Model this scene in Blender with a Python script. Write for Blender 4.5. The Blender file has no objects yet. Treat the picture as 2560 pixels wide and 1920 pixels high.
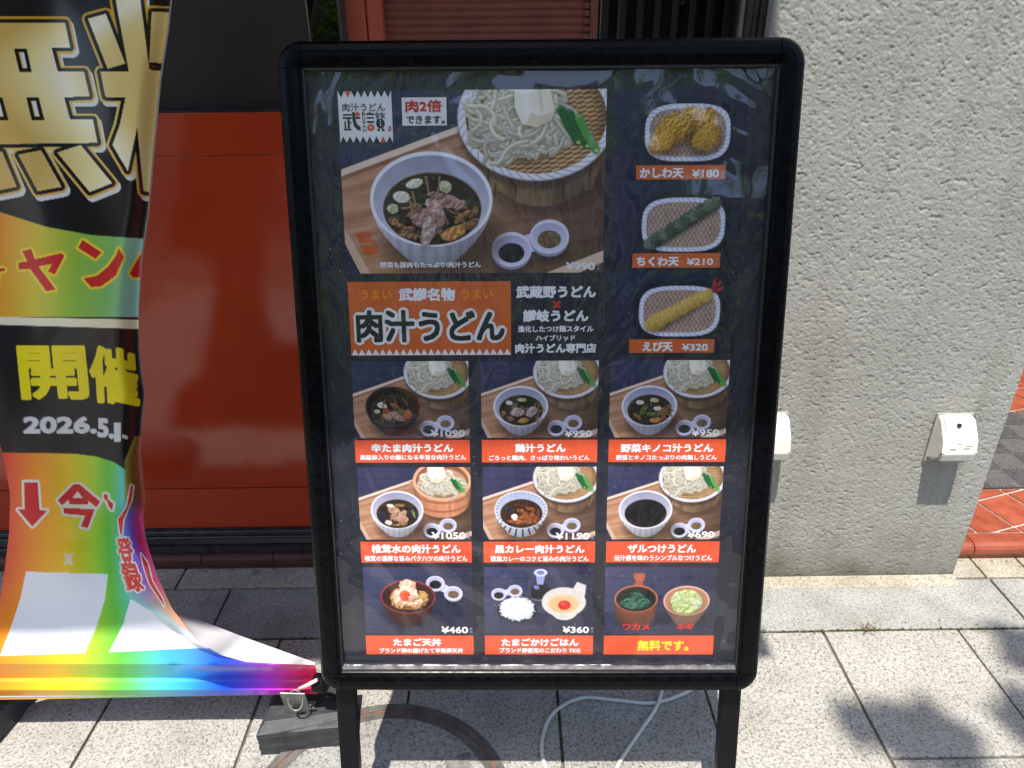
import bpy, bmesh, math, random
import numpy as np
from mathutils import Vector, Matrix

# ------------------------------------------------------------------ camera, light, exposure
scene = bpy.context.scene
COL = scene.collection
F_PX, PITCH, YAW, ROLL, CAM_H = 1789.44, 0.46401, 0.00759, -0.0086, 1.19009   # 24 mm equivalent phone lens

def cam_axes():
    cp, sp, cy, sy = math.cos(PITCH), math.sin(PITCH), math.cos(YAW), math.sin(YAW)
    f = Vector((sy*cp, cy*cp, -sp)); r0 = Vector((cy, -sy, 0)); u0 = r0.cross(f)
    r = r0*math.cos(ROLL) + u0*math.sin(ROLL); u = -r0*math.sin(ROLL) + u0*math.cos(ROLL)
    return r, u, f
CR, CU, CF = cam_axes()
cam_d = bpy.data.cameras.new("camera"); cam = bpy.data.objects.new("camera", cam_d); COL.objects.link(cam)
m = Matrix.Identity(4)
for i in range(3):
    m[i][0] = CR[i]; m[i][1] = CU[i]; m[i][2] = -CF[i]
m[0][3], m[1][3], m[2][3] = 0, 0, CAM_H
cam.matrix_world = m
cam_d.sensor_width = 36; cam_d.lens = F_PX/2560*36; cam_d.clip_end = 400; cam_d.clip_start = 0.02
scene.camera = cam

SUN = Vector((-0.085, -0.35, 1.0)).normalized()
world = bpy.data.worlds.new("World"); scene.world = world; world.use_nodes = True
wn = world.node_tree; wn.nodes.clear()
sky = wn.nodes.new("ShaderNodeTexSky"); sky.sky_type = 'NISHITA'; sky.sun_disc = False
sky.sun_elevation = math.asin(SUN.z); sky.sun_rotation = math.radians(196)
bg = wn.nodes.new("ShaderNodeBackground"); bg.inputs[1].default_value = 0.15
wo = wn.nodes.new("ShaderNodeOutputWorld")
wn.links.new(sky.outputs[0], bg.inputs[0]); wn.links.new(bg.outputs[0], wo.inputs[0])
sun_d = bpy.data.lights.new("sun", 'SUN'); sun_d.energy = 3.25; sun_d.angle = math.radians(0.53); sun_d.color = (1, .955, .88)
sun = bpy.data.objects.new("sun", sun_d); COL.objects.link(sun)
sun.rotation_euler = SUN.to_track_quat('Z', 'Y').to_euler(); sun.location = (0, -3, 8)
vs = scene.view_settings; vs.view_transform = 'Standard'; vs.look = 'None'; vs.gamma = 1; vs.exposure = 1.08
try: vs.use_curve_mapping = False
except Exception: pass
scene.cycles.transparent_max_bounces = 12

# ------------------------------------------------------------------ helpers
rnd = random.Random(5)
def lin(c):
    c = np.asarray(c, dtype=float)
    return np.where(c <= .04045, c/12.92, ((c+.055)/1.055)**2.4)
def L3(r, g, b): return tuple(lin(np.array([r, g, b])/255.0)) + (1.0,)

def tag(o, label=None, cat=None, group=None, kind=None):
    if label: o['label'] = label
    if cat: o['category'] = cat
    if group: o['group'] = group
    if kind: o['kind'] = kind
    return o
def link(name, me, mat=None, parent=None, smooth=False):
    o = bpy.data.objects.new(name, me); COL.objects.link(o)
    if mat and not me.materials: me.materials.append(mat)
    if parent: o.parent = parent
    if smooth:
        me.polygons.foreach_set('use_smooth', [True]*len(me.polygons))
    return o
def empty(name, loc=(0, 0, 0), rot=(0, 0, 0)):
    o = bpy.data.objects.new(name, None); COL.objects.link(o); o.location = loc; o.rotation_euler = rot
    o.empty_display_size = .05
    return o
def mesh_from(name, v, f):
    me = bpy.data.meshes.new(name); me.from_pydata([tuple(p) for p in v], [], f); me.update(); return me
def bm_mesh(name, bm):
    bmesh.ops.recalc_face_normals(bm, faces=bm.faces)
    me = bpy.data.meshes.new(name); bm.to_mesh(me); bm.free(); return me
def add_box(bm, c, s, bev=0, rot=None):
    r = bmesh.ops.create_cube(bm, size=1); vs_ = r['verts']
    for v in vs_: v.co = Vector((v.co.x*s[0], v.co.y*s[1], v.co.z*s[2]))
    if bev:
        es = list({e for v in vs_ for e in v.link_edges})
        rb = bmesh.ops.bevel(bm, geom=es, offset=bev, segments=2, affect='EDGES', profile=.6)
        vs_ = list({v for f_ in rb['faces'] for v in f_.verts} | {v for v in vs_ if v.is_valid})
    mt = Matrix.Translation(c) @ (rot.to_matrix().to_4x4() if rot else Matrix.Identity(4))
    bmesh.ops.transform(bm, matrix=mt, verts=vs_)
def box_mesh(name, s, bev=0, c=(0, 0, 0)):
    bm = bmesh.new(); add_box(bm, c, s, bev); return bm_mesh(name, bm)
def box(name, lo, hi, mat, parent=None, bev=0):
    c = [(a+b)/2 for a, b in zip(lo, hi)]; s = [b-a for a, b in zip(lo, hi)]
    o = link(name, box_mesh(name, s, bev), mat, parent); o.location = c; return o
def prism(name, pts, axis, lo, hi, mat, parent=None):
    """extrude a 2D outline; axis 'x': pts are (y,z); axis 'y': (x,z); axis 'z': (x,y)"""
    def P(p, t):
        return {'x': (t, p[0], p[1]), 'y': (p[0], t, p[1]), 'z': (p[0], p[1], t)}[axis]
    n = len(pts); v = [P(p, lo) for p in pts] + [P(p, hi) for p in pts]
    f = [list(range(n))[::-1], list(range(n, 2*n))] + [[i, (i+1) % n, n+(i+1) % n, n+i] for i in range(n)]
    bm = bmesh.new(); me = mesh_from(name, v, f); bm.from_mesh(me); bmesh.ops.recalc_face_normals(bm, faces=bm.faces); bm.to_mesh(me); bm.free()
    return link(name, me, mat, parent)
def tube_mesh(name, pts, r, seg=10, cyc=False):
    pts = [Vector(p) for p in pts]; n = len(pts); v = []; f = []
    up = Vector((0.13, .21, 1)).normalized()
    for i, p in enumerate(pts):
        if cyc: t = pts[(i+1) % n]-pts[i-1]
        else: t = pts[min(i+1, n-1)]-pts[max(i-1, 0)]
        t.normalize(); a = t.cross(up)
        if a.length < .1: a = t.cross(Vector((1, 0, 0)))
        a.normalize(); b = t.cross(a); rr = r[i] if hasattr(r, '__len__') else r
        for k in range(seg):
            th = 2*math.pi*k/seg; v.append(p + a*math.cos(th)*rr + b*math.sin(th)*rr)
    for i in range(n if cyc else n-1):
        j = (i+1) % n
        for k in range(seg):
            k2 = (k+1) % seg; f.append([i*seg+k, i*seg+k2, j*seg+k2, j*seg+k])
    if not cyc: f.append(list(range(seg))[::-1]); f.append([(n-1)*seg+k for k in range(seg)])
    return mesh_from(name, v, f)
def catmull(pts, n=8):
    pts = [Vector(p) for p in pts]; out = []
    for i in range(len(pts)-1):
        p0, p1, p2, p3 = pts[max(i-1, 0)], pts[i], pts[i+1], pts[min(i+2, len(pts)-1)]
        for k in range(n):
            t = k/n; out.append(.5*((2*p1)+(p2-p0)*t+(2*p0-5*p1+4*p2-p3)*t*t+(3*p1-p0-3*p2+p3)*t**3))
    return out+[pts[-1]]

# ------------------------------------------------------------------ materials
def new_mat(name):
    mt = bpy.data.materials.new(name); mt.use_nodes = True; nt = mt.node_tree
    return mt, nt, nt.nodes['Principled BSDF']
def N(nt, typ, **kw):
    n = nt.nodes.new(typ)
    for k, v in kw.items():
        if k in n.inputs.keys() if isinstance(k, str) else False: n.inputs[k].default_value = v
        else: setattr(n, k, v)
    return n
def ramp(nt, fac, stops):
    r = nt.nodes.new('ShaderNodeValToRGB'); nt.links.new(fac, r.inputs[0])
    el = r.color_ramp.elements
    while len(el) < len(stops): el.new(.5)
    for e, (p, c) in zip(el, stops): e.position = p; e.color = c if len(c) == 4 else tuple(c)+(1,)
    return r
def coords(nt, kind='Object'):
    return nt.nodes.new('ShaderNodeTexCoord').outputs[kind]
def noise(nt, vec, scale, detail=4, rough=.5):
    n = nt.nodes.new('ShaderNodeTexNoise'); n.inputs['Scale'].default_value = scale
    n.inputs['Detail'].default_value = detail; n.inputs['Roughness'].default_value = rough
    nt.links.new(vec, n.inputs['Vector']); return n
def bump(nt, b, h, strength, dist, prev=None):
    n = nt.nodes.new('ShaderNodeBump'); n.inputs['Strength'].default_value = strength; n.inputs['Distance'].default_value = dist
    nt.links.new(h, n.inputs['Height'])
    if prev: nt.links.new(prev, n.inputs['Normal'])
    nt.links.new(n.outputs[0], b.inputs['Normal']); return n.outputs[0]
def simple(name, col, rough=.5, metal=0, nscale=0, namp=.25, bscale=0, bdist=.001, spec=.5):
    mt, nt, b = new_mat(name)
    b.inputs['Base Color'].default_value = col; b.inputs['Roughness'].default_value = rough; b.inputs['Metallic'].default_value = metal
    b.inputs['Specular IOR Level'].default_value = spec
    if nscale:
        n = noise(nt, coords(nt), nscale, 5, .6)
        a = tuple(c*(1-namp) for c in col[:3])+(1,); d = tuple(min(1, c*(1+namp)) for c in col[:3])+(1,)
        r = ramp(nt, n.outputs[0], [(.3, a), (.7, d)]); nt.links.new(r.outputs[0], b.inputs['Base Color'])
        r2 = ramp(nt, n.outputs[0], [(.3, (max(rough-.06, 0),)*3), (.75, (min(rough+.12, 1),)*3)]); nt.links.new(r2.outputs[0], b.inputs['Roughness'])
    if bscale:
        n2 = noise(nt, coords(nt), bscale, 4); bump(nt, b, n2.outputs[0], .6, bdist)
    return mt

def granite(name, light, mid, dark, dirt, warm=.0):
    mt, nt, b = new_mat(name)
    geo = nt.nodes.new('ShaderNodeNewGeometry'); P = geo.outputs['Position']
    oi = nt.nodes.new('ShaderNodeObjectInfo')
    n1 = noise(nt, P, 190, 2, .65); n2 = noise(nt, P, 150, 4, .8); n3 = noise(nt, P, 520, 1, .5)
    r1 = ramp(nt, n1.outputs[0], [(.36, mid), (.47, light), (.62, light), (.75, tuple(min(1, c*1.15) for c in light[:3]))])
    r2 = ramp(nt, n2.outputs[0], [(.40, dark), (.475, (1, 1, 1))])
    mx = N(nt, 'ShaderNodeMix', data_type='RGBA', blend_type='MULTIPLY'); mx.inputs[0].default_value = .8
    nt.links.new(r1.outputs[0], mx.inputs[6]); nt.links.new(r2.outputs[0], mx.inputs[7])
    r3 = ramp(nt, n3.outputs[0], [(.33, (.35, .34, .33)), (.44, (1, 1, 1))])
    mx2 = N(nt, 'ShaderNodeMix', data_type='RGBA', blend_type='MULTIPLY'); mx2.inputs[0].default_value = .75
    nt.links.new(mx.outputs[2], mx2.inputs[6]); nt.links.new(r3.outputs[0], mx2.inputs[7])
    n4 = noise(nt, P, 9, 5, .6)
    r4 = ramp(nt, n4.outputs[0], [(.32, dirt), (.6, (1, 1, 1))])
    mx3 = N(nt, 'ShaderNodeMix', data_type='RGBA', blend_type='MULTIPLY'); mx3.inputs[0].default_value = .7
    nt.links.new(mx2.outputs[2], mx3.inputs[6]); nt.links.new(r4.outputs[0], mx3.inputs[7])
    r5 = ramp(nt, oi.outputs['Random'], [(0, (.84, .84, .86)), (.5, (.97, .95, .92)), (1, (1.06, 1.05, 1.03))])
    mx4 = N(nt, 'ShaderNodeMix', data_type='RGBA', blend_type='MULTIPLY'); mx4.inputs[0].default_value = 1
    nt.links.new(mx3.outputs[2], mx4.inputs[6]); nt.links.new(r5.outputs[0], mx4.inputs[7])
    vo = nt.nodes.new('ShaderNodeTexVoronoi'); vo.inputs['Scale'].default_value = 5.5; nt.links.new(P, vo.inputs['Vector']); va = nt.nodes.new('ShaderNodeMath'); va.operation = 'ADD'; nw = noise(nt, P, 45, 4, .6); nws = nt.nodes.new('ShaderNodeMath'); nws.operation = 'MULTIPLY_ADD'; nws.inputs[1].default_value = .16; nws.inputs[2].default_value = -.08; nt.links.new(nw.outputs[0], nws.inputs[0]); nt.links.new(vo.outputs['Distance'], va.inputs[0]); nt.links.new(nws.outputs[0], va.inputs[1])
    rv = ramp(nt, va.outputs[0], [(.035, (.52, .51, .50)), (.075, (1, 1, 1))]); mx5 = N(nt, 'ShaderNodeMix', data_type='RGBA', blend_type='MULTIPLY'); mx5.inputs[0].default_value = .75; nt.links.new(mx4.outputs[2], mx5.inputs[6]); nt.links.new(rv.outputs[0], mx5.inputs[7])
    nt.links.new(mx5.outputs[2], b.inputs['Base Color']); b.inputs['Roughness'].default_value = .8
    b.inputs['Specular IOR Level'].default_value = .3
    nb = noise(nt, P, 260, 3, .7); bump(nt, b, nb.outputs[0], .55, .0016)
    return mt
M_granite = granite('granite', (.455, .44, .405), (.27, .268, .255), (.34, .34, .345), (.72, .70, .66))
M_border = granite('border granite', (.385, .382, .36), (.255, .26, .258), (.46, .47, .49), (.64, .62, .58))
M_curb = granite('pale curb stone', (.47, .445, .37), (.34, .31, .25), (.62, .58, .5), (.70, .66, .58))
M_joint = simple('joint sand', (.15, .13, .095, 1), .95, nscale=30, namp=.5, bscale=200, bdist=.002)
M_moss = simple('moss', (.045, .06, .015, 1), .95, nscale=120, namp=.5, bscale=300, bdist=.003)
M_black_gloss = simple('black coated aluminium', (.0022, .0024, .0032, 1), .24, nscale=90, namp=.5, spec=.13)
M_black_leg = simple('black powder coat', (.004, .004, .006, 1), .36, nscale=60, namp=.3, spec=.18)
M_metal_edge = simple('bare metal edge', (.05, .049, .047, 1), .4, .5, nscale=40)
M_white_plastic = simple('white plastic', (.72, .70, .61, 1), .38, nscale=38, namp=.12)
M_clear_rim = simple('grey plastic', (.36, .36, .33, 1), .3, nscale=40, namp=.15)
M_cord = simple('pale grey cable', (.58, .60, .58, 1), .5, nscale=60, namp=.08)
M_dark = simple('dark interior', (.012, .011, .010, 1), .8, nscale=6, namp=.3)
M_sill = simple('dark sill metal', (.022, .019, .022, 1), .3, nscale=40, namp=.4, spec=.5)
M_orange_frame = simple('vermilion painted steel', (.60, .115, .055, 1), .38, nscale=8, namp=.12)
M_shutter = simple('brown red shutter', (.24, .07, .038, 1), .7, nscale=14, namp=.2)
M_lattice = simple('black lattice metal', (.010, .010, .012, 1), .4, nscale=30, namp=.3)
M_bronze = simple('aged bronze strip', (.035, .027, .022, 1), .5, nscale=50, namp=.5)
M_galv = simple('galvanised steel', (.26, .26, .24, 1), .42, .35, nscale=45, namp=.45)
M_rubber = simple('black painted concrete', (.032, .033, .036, 1), .6, nscale=50, namp=.45, bscale=180, bdist=.0015)
M_ring = simple('worn iron ring', (.13, .12, .11, 1), .6, .2, nscale=35, namp=.35, bscale=150, bdist=.001)
M_rust = simple('rust', (.22, .08, .03, 1), .9, nscale=60, namp=.4)
M_leaf = None

def mk_chipped():
    mt, nt, b = new_mat('chipped black paint'); P = coords(nt); n = noise(nt, P, 42, 5, .65); r = ramp(nt, n.outputs[0], [(.3, (.020, .021, .024)), (.6, (.045, .046, .05)), (.68, (.05, .052, .056)), (.72, (.42, .41, .38))]); nt.links.new(r.outputs[0], b.inputs['Base Color'])
    b.inputs['Roughness'].default_value = .6; bump(nt, b, noise(nt, P, 120, 4).outputs[0], .6, .0015); return mt
M_rubber = mk_chipped()
# red lacquered panel
def mk_red():
    mt, nt, b = new_mat('red lacquer panel'); P = coords(nt)
    n = noise(nt, P, 3, 4); r = ramp(nt, n.outputs[0], [(.3, L3(168, 56, 30)), (.7, L3(182, 66, 36))]); nt.links.new(r.outputs[0], b.inputs['Base Color'])
    b.inputs['Roughness'].default_value = .06; b.inputs['Specular IOR Level'].default_value = .5
    n2 = noise(nt, P, 7, 2); a = bump(nt, b, n2.outputs[0], .3, .005)
    n3 = noise(nt, P, 900, 2); bump(nt, b, n3.outputs[0], .12, .0004, a)
    return mt
M_red = mk_red()
def mk_glass(name, col, rough):
    mt, nt, b = new_mat(name); P = coords(nt)
    n = noise(nt, P, 5, 5); r = ramp(nt, n.outputs[0], [(.3, tuple(c*.75 for c in col)), (.7, tuple(c*1.2 for c in col))]); nt.links.new(r.outputs[0], b.inputs['Base Color'])
    b.inputs['Roughness'].default_value = rough; b.inputs['Specular IOR Level'].default_value = .55
    bump(nt, b, noise(nt, P, 4, 1).outputs[0], .15, .003); return mt
M_smoke = mk_glass('smoked film panel', (.026, .020, .015), .36)
M_window = mk_glass('dark window glass', (.004, .006, .003), .02)
def mk_terra():
    mt, nt, b = new_mat('terracotta tile'); P = coords(nt); oi = nt.nodes.new('ShaderNodeObjectInfo')
    geo = nt.nodes.new('ShaderNodeNewGeometry')
    n = noise(nt, geo.outputs['Position'], 22, 5, .6); r = ramp(nt, n.outputs[0], [(.28, (.22, .05, .026)), (.5, (.34, .082, .042)), (.75, (.40, .115, .065))])
    r2 = ramp(nt, oi.outputs['Random'], [(0, (.82, .82, .82)), (1, (1.05, 1.0, 1.0))])
    mx = N(nt, 'ShaderNodeMix', data_type='RGBA', blend_type='MULTIPLY'); mx.inputs[0].default_value = 1
    nt.links.new(r.outputs[0], mx.inputs[6]); nt.links.new(r2.outputs[0], mx.inputs[7]); nt.links.new(mx.outputs[2], b.inputs['Base Color'])
    b.inputs['Roughness'].default_value = .42; bump(nt, b, noise(nt, geo.outputs['Position'], 150, 3).outputs[0], .3, .001); return mt
M_terra = mk_terra()
M_grout = simple('pale grout', (.42, .40, .35, 1), .9, nscale=60, namp=.25, bscale=200, bdist=.002)
M_mat = simple('grey rubber mat', (.105, .10, .10, 1), .75, nscale=60, namp=.3)
def mk_rough():
    mt, nt, b = new_mat('grey roughcast render'); geo = nt.nodes.new('ShaderNodeNewGeometry'); P = geo.outputs['Position']
    sx = nt.nodes.new('ShaderNodeSeparateXYZ'); nt.links.new(P, sx.inputs[0])
    n = noise(nt, P, 3, 5, .6); r = ramp(nt, n.outputs[0], [(.3, (.325, .318, .288)), (.7, (.39, .383, .35))])
    # splash dirt near the ground
    mr = nt.nodes.new('ShaderNodeMapRange'); mr.inputs[1].default_value = 0; mr.inputs[2].default_value = .30
    nt.links.new(sx.outputs[2], mr.inputs[0])
    ad = nt.nodes.new('ShaderNodeMath'); ad.operation = 'MULTIPLY_ADD'; nt.links.new(noise(nt, P, 9, 4).outputs[0], ad.inputs[0]); ad.inputs[1].default_value = .8; nt.links.new(mr.outputs[0], ad.inputs[2])
    r2 = ramp(nt, ad.outputs[0], [(.38, (.46, .44, .39)), (.62, (.80, .78, .74)), (.95, (1, 1, 1))])
    mx = N(nt, 'ShaderNodeMix', data_type='RGBA', blend_type='MULTIPLY'); mx.inputs[0].default_value = 1
    nt.links.new(r.outputs[0], mx.inputs[6]); nt.links.new(r2.outputs[0], mx.inputs[7])
    mpz = nt.nodes.new('ShaderNodeMapping'); mpz.inputs['Scale'].default_value = (26, 26, 1.3); nt.links.new(P, mpz.inputs[0]); ns = noise(nt, mpz.outputs[0], 1, 4, .6)
    rs = ramp(nt, ns.outputs[0], [(.36, (.84, .83, .80)), (.50, (1, 1, 1)), (.74, (1.0, 1.0, 1.0)), (.8, (1.08, 1.08, 1.07))]); mxs = N(nt, 'ShaderNodeMix', data_type='RGBA', blend_type='MULTIPLY'); mxs.inputs[0].default_value = .7
    nt.links.new(r.outputs[0], mxs.inputs[6]); nt.links.new(rs.outputs[0], mxs.inputs[7]); nt.links.new(mxs.outputs[2], mx.inputs[6])
    n5 = noise(nt, P, 330, 2, .6); r5 = ramp(nt, n5.outputs[0], [(.3, (.72, .72, .72)), (.5, (1, 1, 1))])
    mx2 = N(nt, 'ShaderNodeMix', data_type='RGBA', blend_type='MULTIPLY'); mx2.inputs[0].default_value = 1
    nt.links.new(mx.outputs[2], mx2.inputs[6]); nt.links.new(r5.outputs[0], mx2.inputs[7])
    nt.links.new(mx2.outputs[2], b.inputs['Base Color']); b.inputs['Roughness'].default_value = .9; b.inputs['Specular IOR Level'].default_value = .2
    bump(nt, b, noise(nt, P, 420, 3, .7).outputs[0], .5, .0014)
    return mt
M_rough = mk_rough()
def mk_print(name, rough=.45, bscale=0, coat=0):
    mt, nt, b = new_mat(name); a = nt.nodes.new('ShaderNodeVertexColor'); a.layer_name = 'print_colour'
    nt.links.new(a.outputs[0], b.inputs['Base Color']); b.inputs['Roughness'].default_value = rough
    b.inputs['Specular IOR Level'].default_value = .35
    if bscale: bump(nt, b, noise(nt, coords(nt), bscale, 3).outputs[0], .35, .004)
    return mt
M_photo = mk_print('photo print', .5)
M_banner = mk_print('vinyl banner print', .24, 9)
M_back = simple('white banner back', (.58, .575, .61, 1), .5, nscale=10, namp=.03)
M_poster = simple('navy poster paper', (.012, .013, .024, 1), .5, nscale=4, namp=.12)
def flat(name, col, rough=.5): return simple(name, col, rough, nscale=30, namp=.04)
M_orange = flat('orange ink', L3(208, 96, 34)); M_redorange = flat('red orange ink', L3(222, 84, 44))
M_white = flat('white ink', (.82, .82, .83, 1)); M_ink = flat('black ink', (.010, .010, .014, 1)); M_yellow = flat('yellow ink', L3(250, 215, 20))
M_amber = flat('amber ink', L3(235, 150, 20)); M_redink = flat('red ink', L3(205, 25, 30)); M_paleblue = flat('tax note ink', L3(150, 155, 185))
def mk_cover():
    mt = bpy.data.materials.new('clear plastic cover'); mt.use_nodes = True; nt = mt.node_tree; nt.nodes.clear()
    out = nt.nodes.new('ShaderNodeOutputMaterial'); mix = nt.nodes.new('ShaderNodeMixShader'); tr = nt.nodes.new('ShaderNodeBsdfTransparent')
    gl = nt.nodes.new('ShaderNodeBsdfGlossy'); gl.inputs['Roughness'].default_value = .02; fr = nt.nodes.new('ShaderNodeLayerWeight'); fr.inputs[0].default_value = .5; pw = nt.nodes.new('ShaderNodeMath'); pw.operation = 'POWER'; pw.inputs[1].default_value = 4.5; nt.links.new(fr.outputs['Facing'], pw.inputs[0]); fm = nt.nodes.new('ShaderNodeMath'); fm.operation = 'MULTIPLY_ADD'; fm.inputs[1].default_value = .9; fm.inputs[2].default_value = .08; nt.links.new(pw.outputs[0], fm.inputs[0])
    tr.inputs[0].default_value = (.97, .97, .98, 1)
    P = coords(nt); mp = nt.nodes.new('ShaderNodeMapping'); mp.inputs['Scale'].default_value = (1.0, 1.0, .55); nt.links.new(P, mp.inputs[0])
    n = noise(nt, mp.outputs[0], 5.0, 2, .45); n.inputs['Distortion'].default_value = 1.6
    bm_ = nt.nodes.new('ShaderNodeBump'); bm_.inputs['Strength'].default_value = 1; bm_.inputs['Distance'].default_value = .022
    nt.links.new(n.outputs[0], bm_.inputs['Height'])
    b2_ = nt.nodes.new('ShaderNodeBump'); b2_.inputs['Strength'].default_value = 1; b2_.inputs['Distance'].default_value = .0022; n2_ = noise(nt, mp.outputs[0], 22, 1, .4); n2_.inputs['Distortion'].default_value = .8; nt.links.new(n2_.outputs[0], b2_.inputs['Height']); nt.links.new(bm_.outputs[0], b2_.inputs['Normal'])
    for t in (gl, fr): nt.links.new(b2_.outputs[0], t.inputs['Normal'])
    # scratches and dust scatter a little light
    df = nt.nodes.new('ShaderNodeBsdfDiffuse'); df.inputs[0].default_value = (.55, .57, .62, 1)
    mix2 = nt.nodes.new('ShaderNodeMixShader'); nd = noise(nt, P, 260, 2, .5); nd2 = noise(nt, P, 6, 4)
    mu = nt.nodes.new('ShaderNodeMath'); mu.operation = 'MULTIPLY'
    r = ramp(nt, nd.outputs[0], [(.70, (0, 0, 0)), (.76, (.5, .5, .5))]); r2 = ramp(nt, nd2.outputs[0], [(.42, (.1, .1, .1)), (.7, (1, 1, 1))])
    nt.links.new(r.outputs[0], mu.inputs[0]); nt.links.new(r2.outputs[0], mu.inputs[1])
    ad = nt.nodes.new('ShaderNodeMath'); ad.operation = 'ADD'; ad.inputs[1].default_value = .006; nt.links.new(mu.outputs[0], ad.inputs[0])
    nt.links.new(ad.outputs[0], mix2.inputs[0]); nt.links.new(tr.outputs[0], mix2.inputs[1]); nt.links.new(df.outputs[0], mix2.inputs[2])
    nt.links.new(fm.outputs[0], mix.inputs[0]); nt.links.new(mix2.outputs[0], mix.inputs[1]); nt.links.new(gl.outputs[0], mix.inputs[2])
    nt.links.new(mix.outputs[0], out.inputs[0]); return mt
M_cover = mk_cover()

# ------------------------------------------------------------------ noise and 2D painting in numpy (flat print only)
RS = np.random.RandomState(3)
def vnoise(x, y, seed=0):
    xi = np.floor(x).astype(np.int64); yi = np.floor(y).astype(np.int64); xf = x-xi; yf = y-yi
    u = xf*xf*(3-2*xf); v = yf*yf*(3-2*yf)
    def h(a, b):
        k = (a*374761393 + b*668265263 + seed*974711) & 0x7fffffff
        k = ((k ^ (k >> 13))*1274126177) & 0x7fffffff
        return ((k ^ (k >> 16)) & 0xffff)/65535.0
    return (h(xi, yi)*(1-u)+h(xi+1, yi)*u)*(1-v)+(h(xi, yi+1)*(1-u)+h(xi+1, yi+1)*u)*v
def fbm(x, y, oct=4, seed=0):
    s = 0; a = .5; t = 0
    for i in range(oct): s = s+a*vnoise(x, y, seed+i*17); t += a; a *= .5; x = x*2.03+7; y = y*2.03+3
    return s/t
def sst(a, b, x): t = np.clip((x-a)/(b-a+1e-12), 0, 1); return t*t*(3-2*t)
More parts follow.
